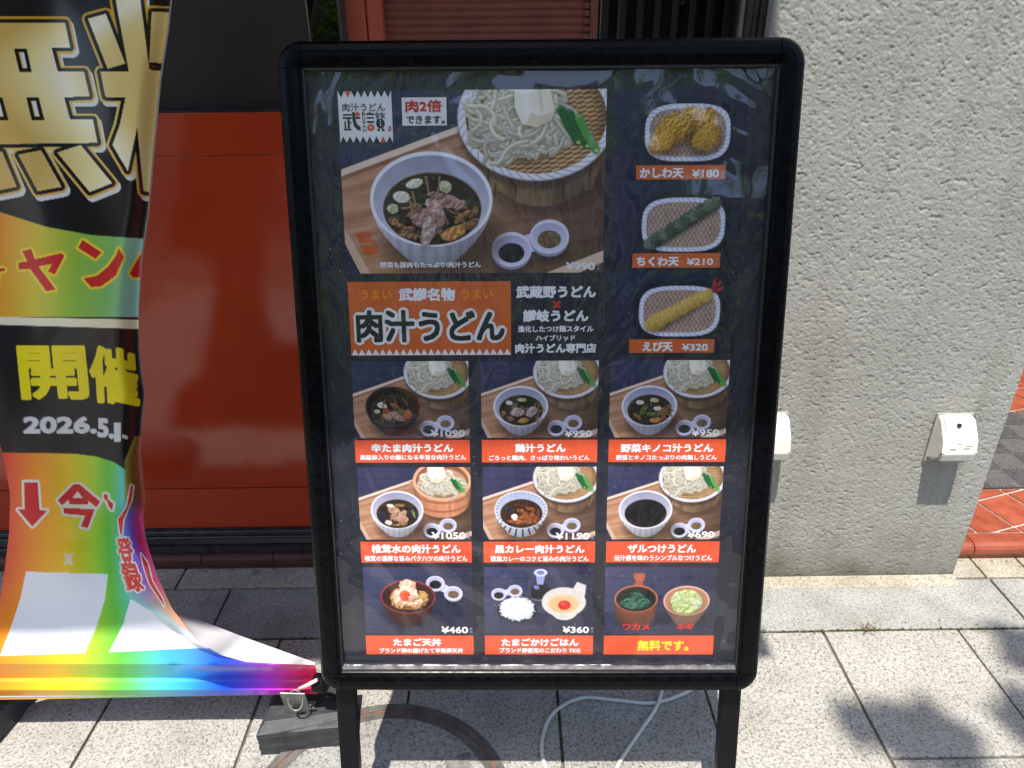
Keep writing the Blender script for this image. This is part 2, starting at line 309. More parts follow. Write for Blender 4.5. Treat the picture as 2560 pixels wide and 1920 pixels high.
class Pic:
    def __init__(s, w, h, asp):
        s.w, s.h, s.asp = w, h, asp
        s.X, s.Y = np.meshgrid((np.arange(w)+.5)/w*asp, (np.arange(h)+.5)/h); s.c = np.zeros((h, w, 3)); s.aa = .8/h
    def put(s, mask, col):
        col = np.asarray(col, float)
        if col.ndim == 1 and col.max() > 1.5 or col.ndim == 3 and col.max() > 1.5: col = col/255.
        s.c = s.c*(1-mask[..., None])+col*mask[..., None]
    def ell(s, cx, cy, rx, ry, rot=0, grow=0, soft=1):
        c_, s_ = math.cos(rot), math.sin(rot); dx = s.X-cx; dy = s.Y-cy; u = (dx*c_+dy*s_)/(rx+grow); v = (-dx*s_+dy*c_)/(ry+grow)
        q = np.sqrt(u*u+v*v); return np.clip(.5-(q-1)*min(rx, ry)/(s.aa*soft*1.5), 0, 1)
    def poly(s, pts, soft=1):
        m_ = np.zeros_like(s.X); n = len(pts); ins = np.zeros(s.X.shape, bool); d = np.full(s.X.shape, 1e9)
        for i in range(n):
            x0, y0 = pts[i]; x1, y1 = pts[(i+1) % n]
            if y0 != y1:
                cr = ((y0 > s.Y) != (y1 > s.Y)) & (s.X < (x1-x0)*(s.Y-y0)/(y1-y0)+x0); ins ^= cr
            dx, dy = x1-x0, y1-y0; t = np.clip(((s.X-x0)*dx+(s.Y-y0)*dy)/(dx*dx+dy*dy+1e-12), 0, 1)
            d = np.minimum(d, np.hypot(s.X-x0-t*dx, s.Y-y0-t*dy))
        sd = np.where(ins, -d, d); return np.clip(.5-sd/(s.aa*1.5*soft), 0, 1)
    def blob(s, cx, cy, rx, ry, rot, ca, cb, seed, rough=.25, shadow=.5, fs=9):
        R = max(rx, ry)*1.7; x0 = int(max(0, (cx-R)/s.asp*s.w)); x1 = int(min(s.w, (cx+R)/s.asp*s.w)); y0 = int(max(0, (cy-R)*s.h)); y1 = int(min(s.h, (cy+R)*s.h))
        if x1 <= x0 or y1 <= y0: return
        X = s.X[y0:y1, x0:x1]; Y = s.Y[y0:y1, x0:x1]; c_, s_ = math.cos(rot), math.sin(rot)
        def q(X, Y):
            dx = X-cx; dy = Y-cy; u = (dx*c_+dy*s_)/rx; v = (-dx*s_+dy*c_)/ry; return np.hypot(u, v), u, v
        f = fs/max(rx, ry)/6
        qq, u, v = q(X, Y); nn = fbm(X*f+seed, Y*f, 3, seed); qq = qq+(nn-.5)*2*rough
        sh, _, _ = q(X-.3*rx*.25, Y-ry*.3); sm = np.clip(1.35-sh, 0, 1)*shadow
        sub = s.c[y0:y1, x0:x1]; sub *= (1-sm[..., None]*.7)
        mk = np.clip(.5-(qq-1)*min(rx, ry)/(s.aa*1.5), 0, 1)
        n2 = fbm(X*f*2.2+3, Y*f*2.2+seed, 4, seed+5); g = n2-fbm(X*f*2.2+3+.35, Y*f*2.2+seed+.35, 4, seed+5)
        t = np.clip(.55-v*.25-u*.1+g*2.2+(n2-.5)*.7-np.clip(qq-.75, 0, 1)*.9, 0, 1)[..., None]
        col = np.asarray(cb, float)/255*(1-t)+np.asarray(ca, float)/255*t
        s.c[y0:y1, x0:x1] = sub*(1-mk[..., None])+col*mk[..., None]
    def stroke(s, pts, r, ca, cb, edge=True):
        pts = np.asarray(pts); x0 = int(max(0, (pts[:, 0].min()-2*r)/s.asp*s.w)); x1 = int(min(s.w, (pts[:, 0].max()+2*r)/s.asp*s.w+1))
        y0 = int(max(0, (pts[:, 1].min()-2*r)*s.h)); y1 = int(min(s.h, (pts[:, 1].max()+2*r)*s.h+1))
        if x1 <= x0 or y1 <= y0: return
        X = s.X[y0:y1, x0:x1]; Y = s.Y[y0:y1, x0:x1]; D = np.full(X.shape, 1e9); S = np.zeros(X.shape)
        for (ax, ay), (bx, by) in zip(pts[:-1], pts[1:]):
            dx, dy = bx-ax, by-ay; l2 = dx*dx+dy*dy+1e-12; t = np.clip(((X-ax)*dx+(Y-ay)*dy)/l2, 0, 1); ex = X-ax-t*dx; ey = Y-ay-t*dy; d = np.hypot(ex, ey)
            m_ = d < D; D[m_] = d[m_]; S[m_] = ((ex*.4+ey*.9)/r)[m_]
        sub = s.c[y0:y1, x0:x1]; sh = np.clip(1.5-D/r, 0, 1)*.35; sub *= (1-sh[..., None])
        mk = np.clip(.5-(D-r)/(s.aa*1.5), 0, 1); t = np.clip(.6-S*.45, 0, 1)[..., None]
        col = np.asarray(cb, float)/255*(1-t)+np.asarray(ca, float)/255*t; s.c[y0:y1, x0:x1] = sub*(1-mk[..., None])+col*mk[..., None]
    def small(s, w, h):
        xi = (np.linspace(0, s.w, w+1)).astype(int); yi = (np.linspace(0, s.h, h+1)).astype(int)
        a = np.add.reduceat(s.c, yi[:-1], 0)/np.diff(yi)[:, None, None]; return np.clip(np.add.reduceat(a, xi[:-1], 1)/np.diff(xi)[None, :, None], 0, 1)

def bezier(p0, p1, p2, p3, n=10):
    t = np.linspace(0, 1, n)[:, None]; p0, p1, p2, p3 = map(np.array, (p0, p1, p2, p3))
    return p0*(1-t)**3+3*p1*t*(1-t)**2+3*p2*t*t*(1-t)+p3*t**3

def slate(p, a=(52, 54, 84), b=(30, 32, 54)):
    n = fbm(p.X*3, p.Y*60, 4, 4); g = np.clip(p.X*.5+p.Y*.5+ (n-.5)*.5, 0, 1)[..., None]
    p.c[:] = np.array(a)/255*(1-g)+np.array(b)/255*g
    for k in (.16, .42, .68, .93): p.c *= (1-.35*np.exp(-((p.Y-k-.02*p.X)/.004)**2))[..., None]

def small_dish(p, lx, ly, rx_, ry_, r=.112, seeds=1, seed_col=((150, 120, 80), (60, 45, 25))):
    # double condiment dish
    wht = (222, 220, 240); 
    for (x, y, rr) in ((lx, ly+.02, r*1.05), (rx_, ry_+.02, r)):
        m_ = p.ell(x, y+.02, rr*1.06, rr*.95, 0, 0, 18); p.put(m_*.45, (30, 22, 20))
    mx, my = (lx+rx_)/2, (ly+ry_)/2
    p.put(p.ell(mx, my, r*.55, r*.45), (205, 203, 226))
    for (x, y, rr) in ((lx, ly, r*1.02), (rx_, ry_, r)):
        p.put(p.ell(x, y+.012, rr, rr*.9), (150, 148, 178)); p.put(p.ell(x, y, rr, rr*.86), wht)
        m_ = p.ell(x, y+.006, rr*.9, rr*.75); sh = np.clip((p.Y-y)/rr*.5+.5, 0, 1)[..., None]
        p.put(m_, (np.array((168, 166, 200))*(1-sh)+np.array((226, 224, 244))*sh)/255)
    m_ = p.ell(lx, ly+.02, r*.66, r*.5); nn = fbm(p.X*60, p.Y*60, 3, 9); p.put(m_*sst(.2, .45, nn+.25*m_), (22, 22, 28))
    m_ = p.ell(rx_, ry_+.015, r*.6, r*.45); n2 = vnoise(p.X*150, p.Y*150, 3)[..., None]; p.put(m_*.95, (np.array(seed_col[0])*n2+np.array(seed_col[1])*(1-n2))/255)

def tray(p):
    slate(p, (56, 58, 92), (34, 36, 62)); A = p.asp
    board = [(0, .418), (.66, .19), (A+.1, -.08), (A+.1, 1.1), (.14, 1.02), (.03, .79), (0, .74)]
    m_ = p.poly(board); g = fbm(p.X*2.2+p.Y*.5, (p.Y+.22*p.X)*26+2.2*fbm(p.X*2.5, p.Y*2.5, 3, 8), 4, 6)
    fine = fbm(p.X*6, (p.Y+.22*p.X)*120, 3, 2); t = np.clip(g*1.15-.2+(fine-.5)*.5, 0, 1)[..., None]; dk = np.clip((p.X-.4)*.45+(p.Y-.55)*.25, 0, .55)[..., None]
    col = (np.array((214, 168, 138))*t+np.array((168, 118, 86))*(1-t))*(1-dk); p.put(m_, col/255)
    p.put(p.poly([(0, .418), (.66, .19), (.72, .165), (.66, .225), (0, .455)]), (238, 212, 192)); p.put(p.poly([(0, .455), (.66, .225), (.66, .245), (0, .48)])*.5, (110, 70, 50))
    p.put(p.poly([(0, .74), (.03, .79), (.15, 1.02), (.09, 1.02), (0, .83)]), (215, 178, 152)); p.put(p.poly([(0, .83), (.09, 1.02), (0, 1.02)]), (40, 42, 70))
    p.put(p.poly([(A-.33, 1.0), (A+.02, .865), (A+.02, .93), (A-.14, 1.0)]), (222, 188, 165))

def noodles(p, cx, cy, sx, sy, seed, n=70):
    r_ = np.random.RandomState(seed)
    p.put(p.ell(cx, cy+.015, sx*.98, sy*.95, 0, 0, 9)*.8, (120, 100, 70)); p.put(p.ell(cx, cy, sx*.9, sy*.85, 0, 0, 6), (200, 190, 155))
    for i in range(n):
        a = r_.uniform(0, 2*math.pi); rr = r_.uniform(0, 1)**.6; x = cx+sx*.9*rr*math.cos(a); y = cy+sy*.9*rr*math.sin(a)
        th = math.atan2((y-cy)*sx/sy, x-cx)+math.pi/2+r_.normal(0, .55)+(.5 if y > cy else 0); k = r_.normal(0, .18); pts = [(x, y)]
        for q in range(r_.randint(6, 11)):
            th += k+r_.normal(0, .10); x += .024*math.cos(th); y += .019*math.sin(th)
            if ((x-cx)/sx)**2+((y-cy)/sy)**2 > 1.02: th += 1.1; x += .02*math.cos(th); y += .02*math.sin(th)
            pts.append((x, y))
        t = r_.uniform(.84, 1.0)*(1-.10*rr*(y > cy)); p.stroke(pts, .0125, tuple(c*t for c in (255, 252, 238)), tuple(c*t for c in (186, 166, 126)))
        pts2 = [(a_-.002, b_-.0045) for a_, b_ in pts[1:-1]]
        if len(pts2) > 2: p.stroke(pts2, .0028, tuple(c*t for c in (255, 255, 250)), (255, 253, 240))

def wide_noodle(p, cx, cy, s=1.0):
    q = lambda *a: [(cx+x*s, cy+y*s) for x, y in a]; n = fbm(p.X*7+p.Y*5, p.Y*4-p.X*9, 3, 5)[..., None]
    f = lambda a, b: (np.array(a)*n+np.array(b)*(1-n))/255
    p.put(p.poly(q((-.09, -.17), (.09, -.19), (.135, -.05), (.12, .0), (.03, .045), (-.05, .03), (-.10, -.06)), 9)*.35, (90, 76, 50))
    p.put(p.poly(q((-.09, -.18), (.10, -.20), (.13, -.06), (.115, -.01), (.03, .03), (-.05, .01), (-.09, -.08)), 2.5), f((255, 252, 240), (232, 224, 200)))
    p.put(p.poly(q((.0, -.05), (.05, -.03), (.12, -.05), (.115, -.01), (.03, .03), (-.03, .015)), 4)*.5, (205, 186, 142)); p.put(p.poly(q((-.06, -.18), (-.02, -.18), (-.01, -.03), (-.05, -.03)), 8)*.5, (255, 253, 240)); p.put(p.poly(q((.04, -.19), (.05, -.19), (.07, -.06), (.055, -.05)), 6)*.4, (196, 178, 136))

def greens(p, cx, cy, s=1):
    for k, (dx, dy, rt) in enumerate(((-.055, -.02, 1.05), (-.005, .0, 1.0), (.045, .025, .9))):
        p.stroke([(cx+(dx-.05)*s, cy+(dy-.08)*s), (cx+(dx-.01)*s, cy+dy*s), (cx+(dx+.045)*s, cy+(dy+.085)*s)], .022*s, (130, 205, 100) if k == 2 else (44, 132, 66), (20, 84, 36) if k == 2 else (8, 52, 30))
        p.put(p.ell(cx+(dx+.05)*s, cy+(dy+.09)*s, .014*s, .010*s), (165, 210, 120))

def basket(p, cx=1.09, cy=.15, rx=.43, ry=.33):
    # wooden tub below the woven plate
    X, Y = p.X, p.Y
    m_ = np.maximum(p.poly([(cx-rx*.98, cy+.05), (cx+rx*.98, cy+.05), (cx+rx*.72, cy+ry+.06), (cx-rx*.60, cy+ry+.06)]), p.ell(cx+.03, cy+ry*.82, rx*.66, ry*.62))
    p.put(p.ell(cx+.05, cy+ry*1.0, rx*.8, ry*.55, 0, 0, 40)*.6, (60, 38, 30))
    pl = fbm((X-cx)*14, Y*2.5, 3, 12); fine = vnoise((X-cx)*90, Y*6, 5); dk = np.clip(.5+(X-cx)*.9, 0, .55)
    col = (np.array((216, 170, 124))*(.55+.45*pl[..., None])*(.85+.2*fine[..., None]))*(1-dk[..., None]*.6)
    p.put(m_, np.clip(col, 0, 255)/255)
    for k in range(16):
        x = cx-rx*.62+k*rx*.088; y = cy+ry*.62+.09*math.sin(k*1.9); p.put(p.ell(x, y+.1, .006, .045, .05)*.75, (70, 40, 22))
    p.put(p.ell(cx, cy+.045, rx*1.0, ry*1.02, 0, 0, 14)*.55, (50, 34, 28))
    p.put(p.ell(cx, cy, rx*1.01, ry*1.02), (238, 236, 244))
    th = np.arctan2((Y-cy)/ry, (X-cx)/rx); q = np.hypot((X-cx)/rx, (Y-cy)/ry)
    ln = np.sin(th*46+q*60); p.put(p.ell(cx, cy, rx*1.01, ry*1.02)*sst(.89, .92, q)*sst(.45, 1, ln)*.55, (140, 134, 156)); p.put(p.ell(cx, cy, rx*1.01, ry*1.02)*sst(.985, 1.01, q)*.6, (150, 144, 160))
    mi = p.ell(cx, cy, rx*.90, ry*.90); wv = np.sin((X*.30+Y)*240+1.0*np.sign(np.sin((X-Y*.3)*66))*1.57); wv2 = fbm(X*30, Y*90, 3, 4)
    t = np.clip(.5+.42*wv+(wv2-.5)*.6, 0, 1)[..., None]; p.put(mi, (np.array((226, 190, 140))*t+np.array((108, 70, 38))*(1-t))/255)
    p.put(mi*sst(.72, .88, q)*.45*(Y < cy+.1), (70, 44, 26))
    noodles(p, cx-.075, cy+.02, .285, .215, 5, 170); wide_noodle(p, cx-.03, cy+.02, 1.0); greens(p, cx+.24, cy+.06, 1.0)

def tub(p, cx=1.1, cy=.19, rx=.38, ry=.27):
    X, Y = p.X, p.Y
    body = np.maximum(p.poly([(cx-rx, cy), (cx+rx, cy), (cx+rx*.93, cy+.28), (cx-rx*.93, cy+.28)]), p.ell(cx, cy+.26, rx*.93, ry*.9))
    p.put(p.ell(cx+.04, cy+.33, rx*.98, ry*.8, 0, 0, 40)*.6, (60, 38, 30))
    g = fbm((X-cx)*22, Y*2, 3, 3)[..., None]; sh = np.clip(1.1-np.abs((X-cx)/rx)**2*.45, 0, 1)[..., None]; p.put(body, np.clip(np.array((222, 150, 110))*(.72+.35*g)*sh, 0, 255)/255)
    for yy in (.10, .22):
        d = (Y-(cy+yy+.2*np.sqrt(np.clip(1-((X-cx)/rx)**2, 0, 1)))); p.put(body*np.exp(-(d/.012)**2), (150, 86, 58))
    p.put(p.ell(cx, cy, rx, ry), (232, 178, 140)); p.put(p.ell(cx, cy, rx*.9, ry*.87), (150, 92, 62)); p.put(p.ell(cx, cy+.03, rx*.83, ry*.74), (196, 150, 120))
    noodles(p, cx+.0, cy+.05, .27, .17, 9, 90); wide_noodle(p, cx-.09, cy-.0, 1.1); greens(p, cx+.21, cy+.06, .8)

def bowl(p, kind, cx=.50, cy=.585, rx=.345, ry=.262):
    X, Y = p.X, p.Y; q0 = np.hypot((X-cx)/rx, (Y-cy)/ry)
    p.put(p.ell(cx+.06, cy+ry*.9, rx*.95, ry*.75, 0, 0, 50)*.65, (52, 32, 26))
    outer = {'white': (226, 226, 240), 'black': (34, 24, 26), 'stripe': (226, 230, 244)}[kind]
    # outer wall from rim to foot
    body = p.ell(cx, cy, rx, ry)
    steps = 14
    for k in range(steps+1):
        t = k/steps; body = np.maximum(body, p.ell(cx, cy+t*.185, rx*(1-.36*t**1.7), ry*(1-.26*t)))
    th = (X-cx)/rx; rib = np.sin(np.arcsin(np.clip(th/.9, -1, 1))*26); sh = np.clip(.98-.45*np.clip((Y-cy-ry*.4)/.35, 0, 1)-.25*np.clip(th, 0, 1), 0, 1)
    col = np.array(outer, float)[None, None]*sh[..., None]
    if kind == 'white': col = col*(1-.10*(rib > .3)*(Y > cy+ry*.6))[..., None]
    p.put(body, np.clip(col, 0, 255)/255)
    if kind == 'stripe':
        a = np.arctan2((Y-cy+.05)/ry, (X-cx)/rx); st = sst(.55, .8, np.sin(a*34)); p.put(body*st*(Y > cy)*(q0 > 1.0), (34, 38, 72)); p.put(p.ell(cx, cy+.30, rx*.55, .07)*(body < .5), (214, 130, 70))
    if kind == 'black': p.put(p.ell(cx+.05, cy+.33, rx*.5, .05)*.7, (96, 34, 24))
    rim = {'white': (240, 240, 250), 'black': (60, 48, 52), 'stripe': (216, 220, 238)}[kind]
    p.put(p.ell(cx, cy, rx, ry), rim)
    mi = p.ell(cx, cy+.004, rx*.945, ry*.935); t = np.clip(.5+(Y-cy)/ry*.5, 0, 1)[..., None]; a, b = {'white': ((150, 150, 176), (226, 226, 240)), 'black': (((22, 16, 18)), (44, 24, 24)), 'stripe': ((168, 176, 206), (224, 228, 242))}[kind]
    n = fbm(X*20, Y*20, 3, 3)[..., None]; p.put(mi, (np.array(a)*(1-t)+np.array(b)*t)*(.93+.1*n)/255)
    if kind == 'stripe':
        aa = np.arctan2((Y-cy)/ry, (X-cx)/rx); p.put(mi*sst(.6, .85, np.sin(aa*34))*sst(.86, .93, q0), (34, 38, 72))
    if kind == 'black':
        p.put(mi*sst(.75, .98, q0)*(X > cx+.05)*(Y < cy+.05)*.8, (150, 26, 30))
    return (cx+.004, cy+.052, rx*.79, ry*.745)

def soup(p, s, col=(38, 26, 18)):
    cx, cy, rx, ry = s; n = fbm(p.X*9, p.Y*14, 4, 21)[..., None]
    p.put(p.ell(cx, cy, rx*1.02, ry*1.03), (np.array((110, 82, 60)))); p.put(p.ell(cx, cy, rx, ry), np.array(col)*(.6+.9*n)/255)
    r_ = np.random.RandomState(11)
    for k in range(34):
        a = r_.uniform(0, 6.28); q = math.sqrt(r_.uniform(0, .9)); p.put(p.ell(cx+q*rx*math.cos(a), cy+q*ry*math.sin(a), r_.uniform(.003, .009), r_.uniform(.002, .006))*.5, (196, 160, 110))
SOUPHL = ((120, 96, 70), (70, 50, 34))
TOFU = ((244, 240, 228), (196, 186, 165)); MEAT = ((206, 172, 160), (120, 84, 74)); FRY = ((226, 170, 90), (150, 88, 34)); MUSH = ((186, 140, 88), (84, 54, 30)); LEEK = ((226, 226, 190), (150, 152, 104)); GRN = ((120, 140, 60), (38, 56, 24)); CHK = ((214, 190, 186), (140, 110, 112)); CURRY = ((190, 104, 50), (70, 32, 14)); AUB = ((60, 60, 80), (20, 20, 36))
def bits(p, s, lst):
    cx, cy, rx, ry = s
    for i, (x, y, a, b, rot, kind, ro) in enumerate(lst): p.blob(cx+x*rx, cy+y*ry, a*rx, b*rx, rot, kind[0], kind[1], 40+i*3, ro)
def strands(p, s, n, seed, ca, cb, cxx=0, cyy=0, spread=.5, r=.006):
    r_ = np.random.RandomState(seed); cx, cy, rx, ry = s
    for i in range(n):
        x = cx+(cxx+r_.uniform(-1, 1)*spread)*rx; y = cy+(cyy+r_.uniform(-1, 1)*spread)*ry; a = r_.uniform(0, 3.14); l = .18*rx
        p.stroke(bezier((x-l*math.cos(a), y-l*math.sin(a)), (x, y-l*.5), (x+.01, y+l*.4), (x+l*math.cos(a), y+l*math.sin(a)), 6), r, ca, cb)

_base = {}
def base_pic(kind):
    if kind not in _base:
        p = Pic(930, 630, 1.476); tray(p); (basket if kind == 'basket' else tub)(p); small_dish(p, .95, .865, 1.165, .795); _base[kind] = p.c.copy()
    p = Pic(930, 630, 1.476); p.c = _base[kind].copy(); return p
def set_main():
    p = base_pic('basket'); s = bowl(p, 'white'); soup(p, s); strands(p, s, 16, 3, (190, 150, 110), (100, 70, 40), 0, .1, .8)
    bits(p, s, [(-.35, -.72, .18, .09, -.3, TOFU, .12), (-.62, -.35, .17, .12, .1, TOFU, .12), (-.82, -.02, .12, .10, 0, LEEK, .15), (.28, -.62, .14, .12, .6, LEEK, .15), (.86, .1, .07, .16, .6, MUSH, .25), (-.8, .35, .12, .08, .6, MUSH, .3), (-.55, .62, .2, .08, -.3, MUSH, .3), (.8, .45, .14, .08, -.4, MUSH, .3),
                (.12, -.36, .2, .09, .3, MEAT, .3), (.32, -.2, .3, .14, .25, MEAT, .32), (.55, -.12, .16, .12, .1, MEAT, .3), (.08, .05, .15, .26, -.5, ((226, 196, 184), (150, 112, 100)), .3), (-.2, .22, .26, .2, .5, MEAT, .38), (.05, .35, .26, .15, .1, ((190, 150, 138), (110, 74, 66)), .36), (-.38, .06, .2, .05, -.6, MUSH, .3), (-.1, .62, .14, .3, .2, ((222, 204, 190), (140, 118, 104)), .3), (.62, .22, .2, .07, -.6, MUSH, .3), (-.65, .5, .24, .05, .4, MUSH, .3), (-.4, .78, .2, .06, .1, MUSH, .3), (.45, .68, .28, .13, -.4, FRY, .18)])
    return p
def set_row(i):
    if i == 3:
        p = base_pic('tub')
    else: p = base_pic('basket')
    kind = ['black', 'white', 'white', 'white', 'stripe', 'white'][i]; s = bowl(p, kind)
    if i == 5: 
        cx, cy, rx, ry = s; n = fbm(p.X*9, p.Y*14, 4, 21)[..., None]; p.put(p.ell(cx, cy, rx, ry), (74, 50, 34)); p.put(p.ell(cx, cy, rx*.975, ry*.97), np.array((20, 17, 18))*(.7+.5*n)/255); return p
    soup(p, s, (48, 26, 14) if i == 4 else (40, 28, 20))
    if i == 0: bits(p, s, [(-.5, -.35, .22, .14, .3, TOFU, .2), (-.75, .05, .14, .1, 0, LEEK, .2), (-.3, .0, .24, .12, .5, ((214, 110, 60), (120, 44, 22)), .35), (.1, -.3, .24, .12, .5, MUSH, .3), (.0, .25, .3, .17, -.4, MEAT, .35), (-.3, .45, .26, .14, .6, MEAT, .35), (.35, .1, .16, .2, .1, ((130, 126, 70), (56, 54, 26)), .3), (.25, .5, .26, .14, .3, MEAT, .35), (.68, .25, .2, .24, .2, ((224, 120, 50), (130, 52, 20)), .25)]); strands(p, s, 12, 4, (190, 150, 100), (90, 60, 34), 0, 0, .6)
    if i == 1: strands(p, s, 18, 8, (206, 170, 120), (110, 80, 44), .5, .2, .5); bits(p, s, [(-.55, -.5, .17, .11, .2, TOFU, .12), (.05, -.7, .2, .09, 0, LEEK, .15), (-.3, -.25, .1, .2, .7, GRN, .3), (-.8, .2, .14, .14, .3, MUSH, .3), (-.15, .12, .33, .2, -.1, CHK, .2), (.5, .1, .3, .2, -.6, CHK, .22), (.1, .68, .26, .13, -.2, FRY, .2), (-.5, .55, .2, .1, .3, MUSH, .3)])
    if i == 2: strands(p, s, 16, 6, (206, 160, 110), (110, 70, 40), .5, 0, .5); bits(p, s, [(-.45, -.5, .18, .11, .1, TOFU, .12), (.2, -.65, .2, .1, .1, LEEK, .15), (.35, -.1, .18, .1, 0, TOFU, .15), (-.05, -.2, .09, .3, -.6, AUB, .2), (-.3, .05, .12, .3, .5, GRN, .25), (.15, .3, .34, .1, .2, GRN, .2), (-.55, .45, .26, .1, .6, MUSH, .3), (.3, .68, .28, .13, -.1, FRY, .18), (.62, .45, .1, .2, .4, MUSH, .3), (.1, .0, .2, .07, .5, AUB, .2)])
    if i == 3: bits(p, s, [(-.75, .15, .2, .22, .2, AUB, .2), (.75, -.05, .16, .3, -.3, AUB, .15), (.78, .0, .05, .22, -.3, ((180, 190, 90), (110, 120, 50)), .15), (-.3, -.55, .2, .1, .2, TOFU, .2), (.1, -.6, .3, .1, 0, MUSH, .3), (-.1, -.2, .3, .18, .2, ((216, 180, 150), (150, 104, 74)), .4), (.25, .0, .25, .16, -.6, ((216, 180, 150), (150, 104, 74)), .4), (-.2, .2, .2, .22, .4, ((206, 166, 136), (140, 94, 64)), .4), (.2, .35, .3, .18, .1, ((216, 180, 150), (150, 104, 74)), .4), (-.45, .62, .18, .12, .2, TOFU, .25), (.1, .75, .34, .09, -.1, MUSH, .3)])
    if i == 4: bits(p, s, [(-.6, -.3, .3, .12, .2, AUB, .3), (.0, -.55, .4, .12, 0, ((90, 50, 26), (34, 16, 8)), .3), (.0, -.15, .26, .14, .5, CURRY, .35), (.45, -.3, .26, .1, .3, CURRY, .35), (.15, .2, .3, .18, -.4, CURRY, .35), (.55, .15, .26, .12, .6, CURRY, .35), (-.2, .6, .5, .12, .1, CURRY, .35), (.4, .55, .3, .14, 0, CURRY, .35)]); strands(p, s, 14, 2, (190, 110, 50), (90, 40, 16), .55, .25, .35); cx, cy, rx, ry = s; p.put(p.ell(cx-.33*rx, cy+.2*ry, .16*rx, .13*rx), (246, 244, 240)); p.put(p.ell(cx-.3*rx, cy+.36*ry, .1*rx, .09*rx), (236, 232, 226))
    return p
def dish2(p, x0, y0, x1, y1, r): 
    small_dish(p, x0, y0, x1, y1, r)
def set_bottom(i):
    p = Pic(700, 420, 1.49); slate(p, (66, 70, 104), (38, 40, 62)); X, Y = p.X, p.Y
    def lacquer(cx, cy, rx, ry, depth, outer, rimc, inner, foot=.55):
        p.put(p.ell(cx+.02, cy+depth, rx*1.0, ry*.7, 0, 0, 40)*.6, (14, 14, 24)); body = p.ell(cx, cy, rx, ry)
        for k in range(14): t = k/13; body = np.maximum(body, p.ell(cx, cy+t*depth, rx*(1-(1-foot)*t**1.4), ry*(1-.3*t)))
        sh = np.clip(1-.5*np.clip((Y-cy)/.4, 0, 1)-.3*np.abs((X-cx)/rx)**2, 0, 1)[..., None]; p.put(body, np.array(outer)*sh/255); p.put(p.ell(cx, cy, rx, ry), rimc); p.put(p.ell(cx, cy+.005, rx*.94, ry*.93), inner)
    if i == 0:
        dish2(p, .98, .24, 1.22, .39, .125)
        lacquer(.60, .44, .375, .25, .28, (96, 30, 34), (150, 60, 64), (60, 20, 20), .6)
        s = (.60, .44, .3, .22)
        for k, (x, y, a, b, rot, ca, cb) in enumerate([(-.55, -.1, .4, .22, -.9, (232, 180, 100), (150, 90, 40)), (.6, .2, .3, .4, .2, (232, 190, 120), (150, 96, 44)), (.05, .5, .75, .3, 0, (226, 176, 110), (140, 86, 40)), (0, -.75, .42, .28, 0, (250, 236, 216), (196, 130, 90)), (-.1, 0, .55, .5, 0, (255, 246, 226), (206, 150, 104)), (.2, .35, .6, .24, .1, (255, 240, 214), (190, 120, 70))]): p.blob(s[0]+x*s[2], s[1]+y*s[3], a*s[2], b*s[2], rot, ca, cb, 70+k, .35, .5, 14)
        p.blob(.56, .42, .075, .07, 0, (250, 120, 60), (186, 30, 14), 90, .1); p.blob(.66, .45, .05, .04, 0, (250, 240, 225), (150, 90, 60), 91, .3)
    if i == 1:
        dish2(p, .20, .40, .42, .35, .10)
        # glass soy pourer
        p.put(p.ell(.76, .36, .13, .15), (30, 32, 52)); p.put(p.ell(.76, .38, .12, .12), (14, 15, 26)); p.put(p.poly([(.70, .1), (.83, .1), (.80, .26), (.72, .26)]), (150, 156, 205)); p.put(p.ell(.765, .085, .09, .055), (206, 210, 240)); p.put(p.ell(.765, .085, .05, .03), (120, 124, 160))
        p.put(p.ell(.71, .3, .04, .03, .4), (120, 126, 190)); p.put(p.ell(.76, .47, .12, .03), (110, 112, 130)); p.put(p.ell(.76, .45, .115, .03), (16, 17, 28))
        p.put(p.ell(.45, .64, .29, .19), (70, 72, 84)); p.put(p.ell(.45, .645, .28, .18), (22, 23, 30))
        p.blob(.45, .62, .24, .175, 0, (255, 255, 255), (186, 192, 206), 95, .16, .4, 70)
        n = vnoise(X*120, Y*160, 7); m_ = p.ell(.45, .62, .22, .16); p.put(m_*sst(.25, .1, n)*.6, (176, 182, 200))
        body = np.maximum(p.ell(1.08, .52, .30, .22), p.poly([(1.18, .36), (1.26, .22), (1.38, .27), (1.37, .40), (1.34, .50)], 4)); body = np.maximum(body, p.ell(1.09, .60, .2, .19)); n = fbm(X*30, Y*30, 3, 5)[..., None]
        p.put(body, np.array((222, 214, 208))*(.9+.12*n)/255); p.put(p.ell(1.08, .54, .215, .145), (226, 196, 158)); p.put(p.ell(1.08, .555, .19, .125), (216, 180, 130)); p.put(p.ell(1.09, .565, .085, .07), (206, 26, 14)); p.put(p.ell(1.07, .545, .03, .02)*.5, (255, 130, 100))
    if i == 2:
        # wooden ladle tub of wakame
        p.put(p.poly([(.37, .11), (.40, .09), (.51, .09), (.54, .12), (.53, .18), (.50, .22), (.52, .28), (.54, .34), (.37, .34), (.39, .26), (.41, .21), (.38, .16)]), (168, 86, 62)); p.put(p.poly([(.40, .12), (.51, .12), (.50, .2), (.42, .2)], 6)*.4, (206, 126, 96))
        lacquer(.425, .47, .29, .2, .3, (172, 92, 66), (196, 112, 86), (60, 36, 30), .86)
        for yy in (.12, .2): d = Y-(.47+yy+.13*np.sqrt(np.clip(1-((X-.425)/.28)**2, 0, 1))); p.put(np.exp(-(d/.007)**2)*(np.abs(X-.425) < .26)*.6, (112, 50, 34))
        p.put(p.ell(.425, .485, .25, .165), (14, 26, 28))
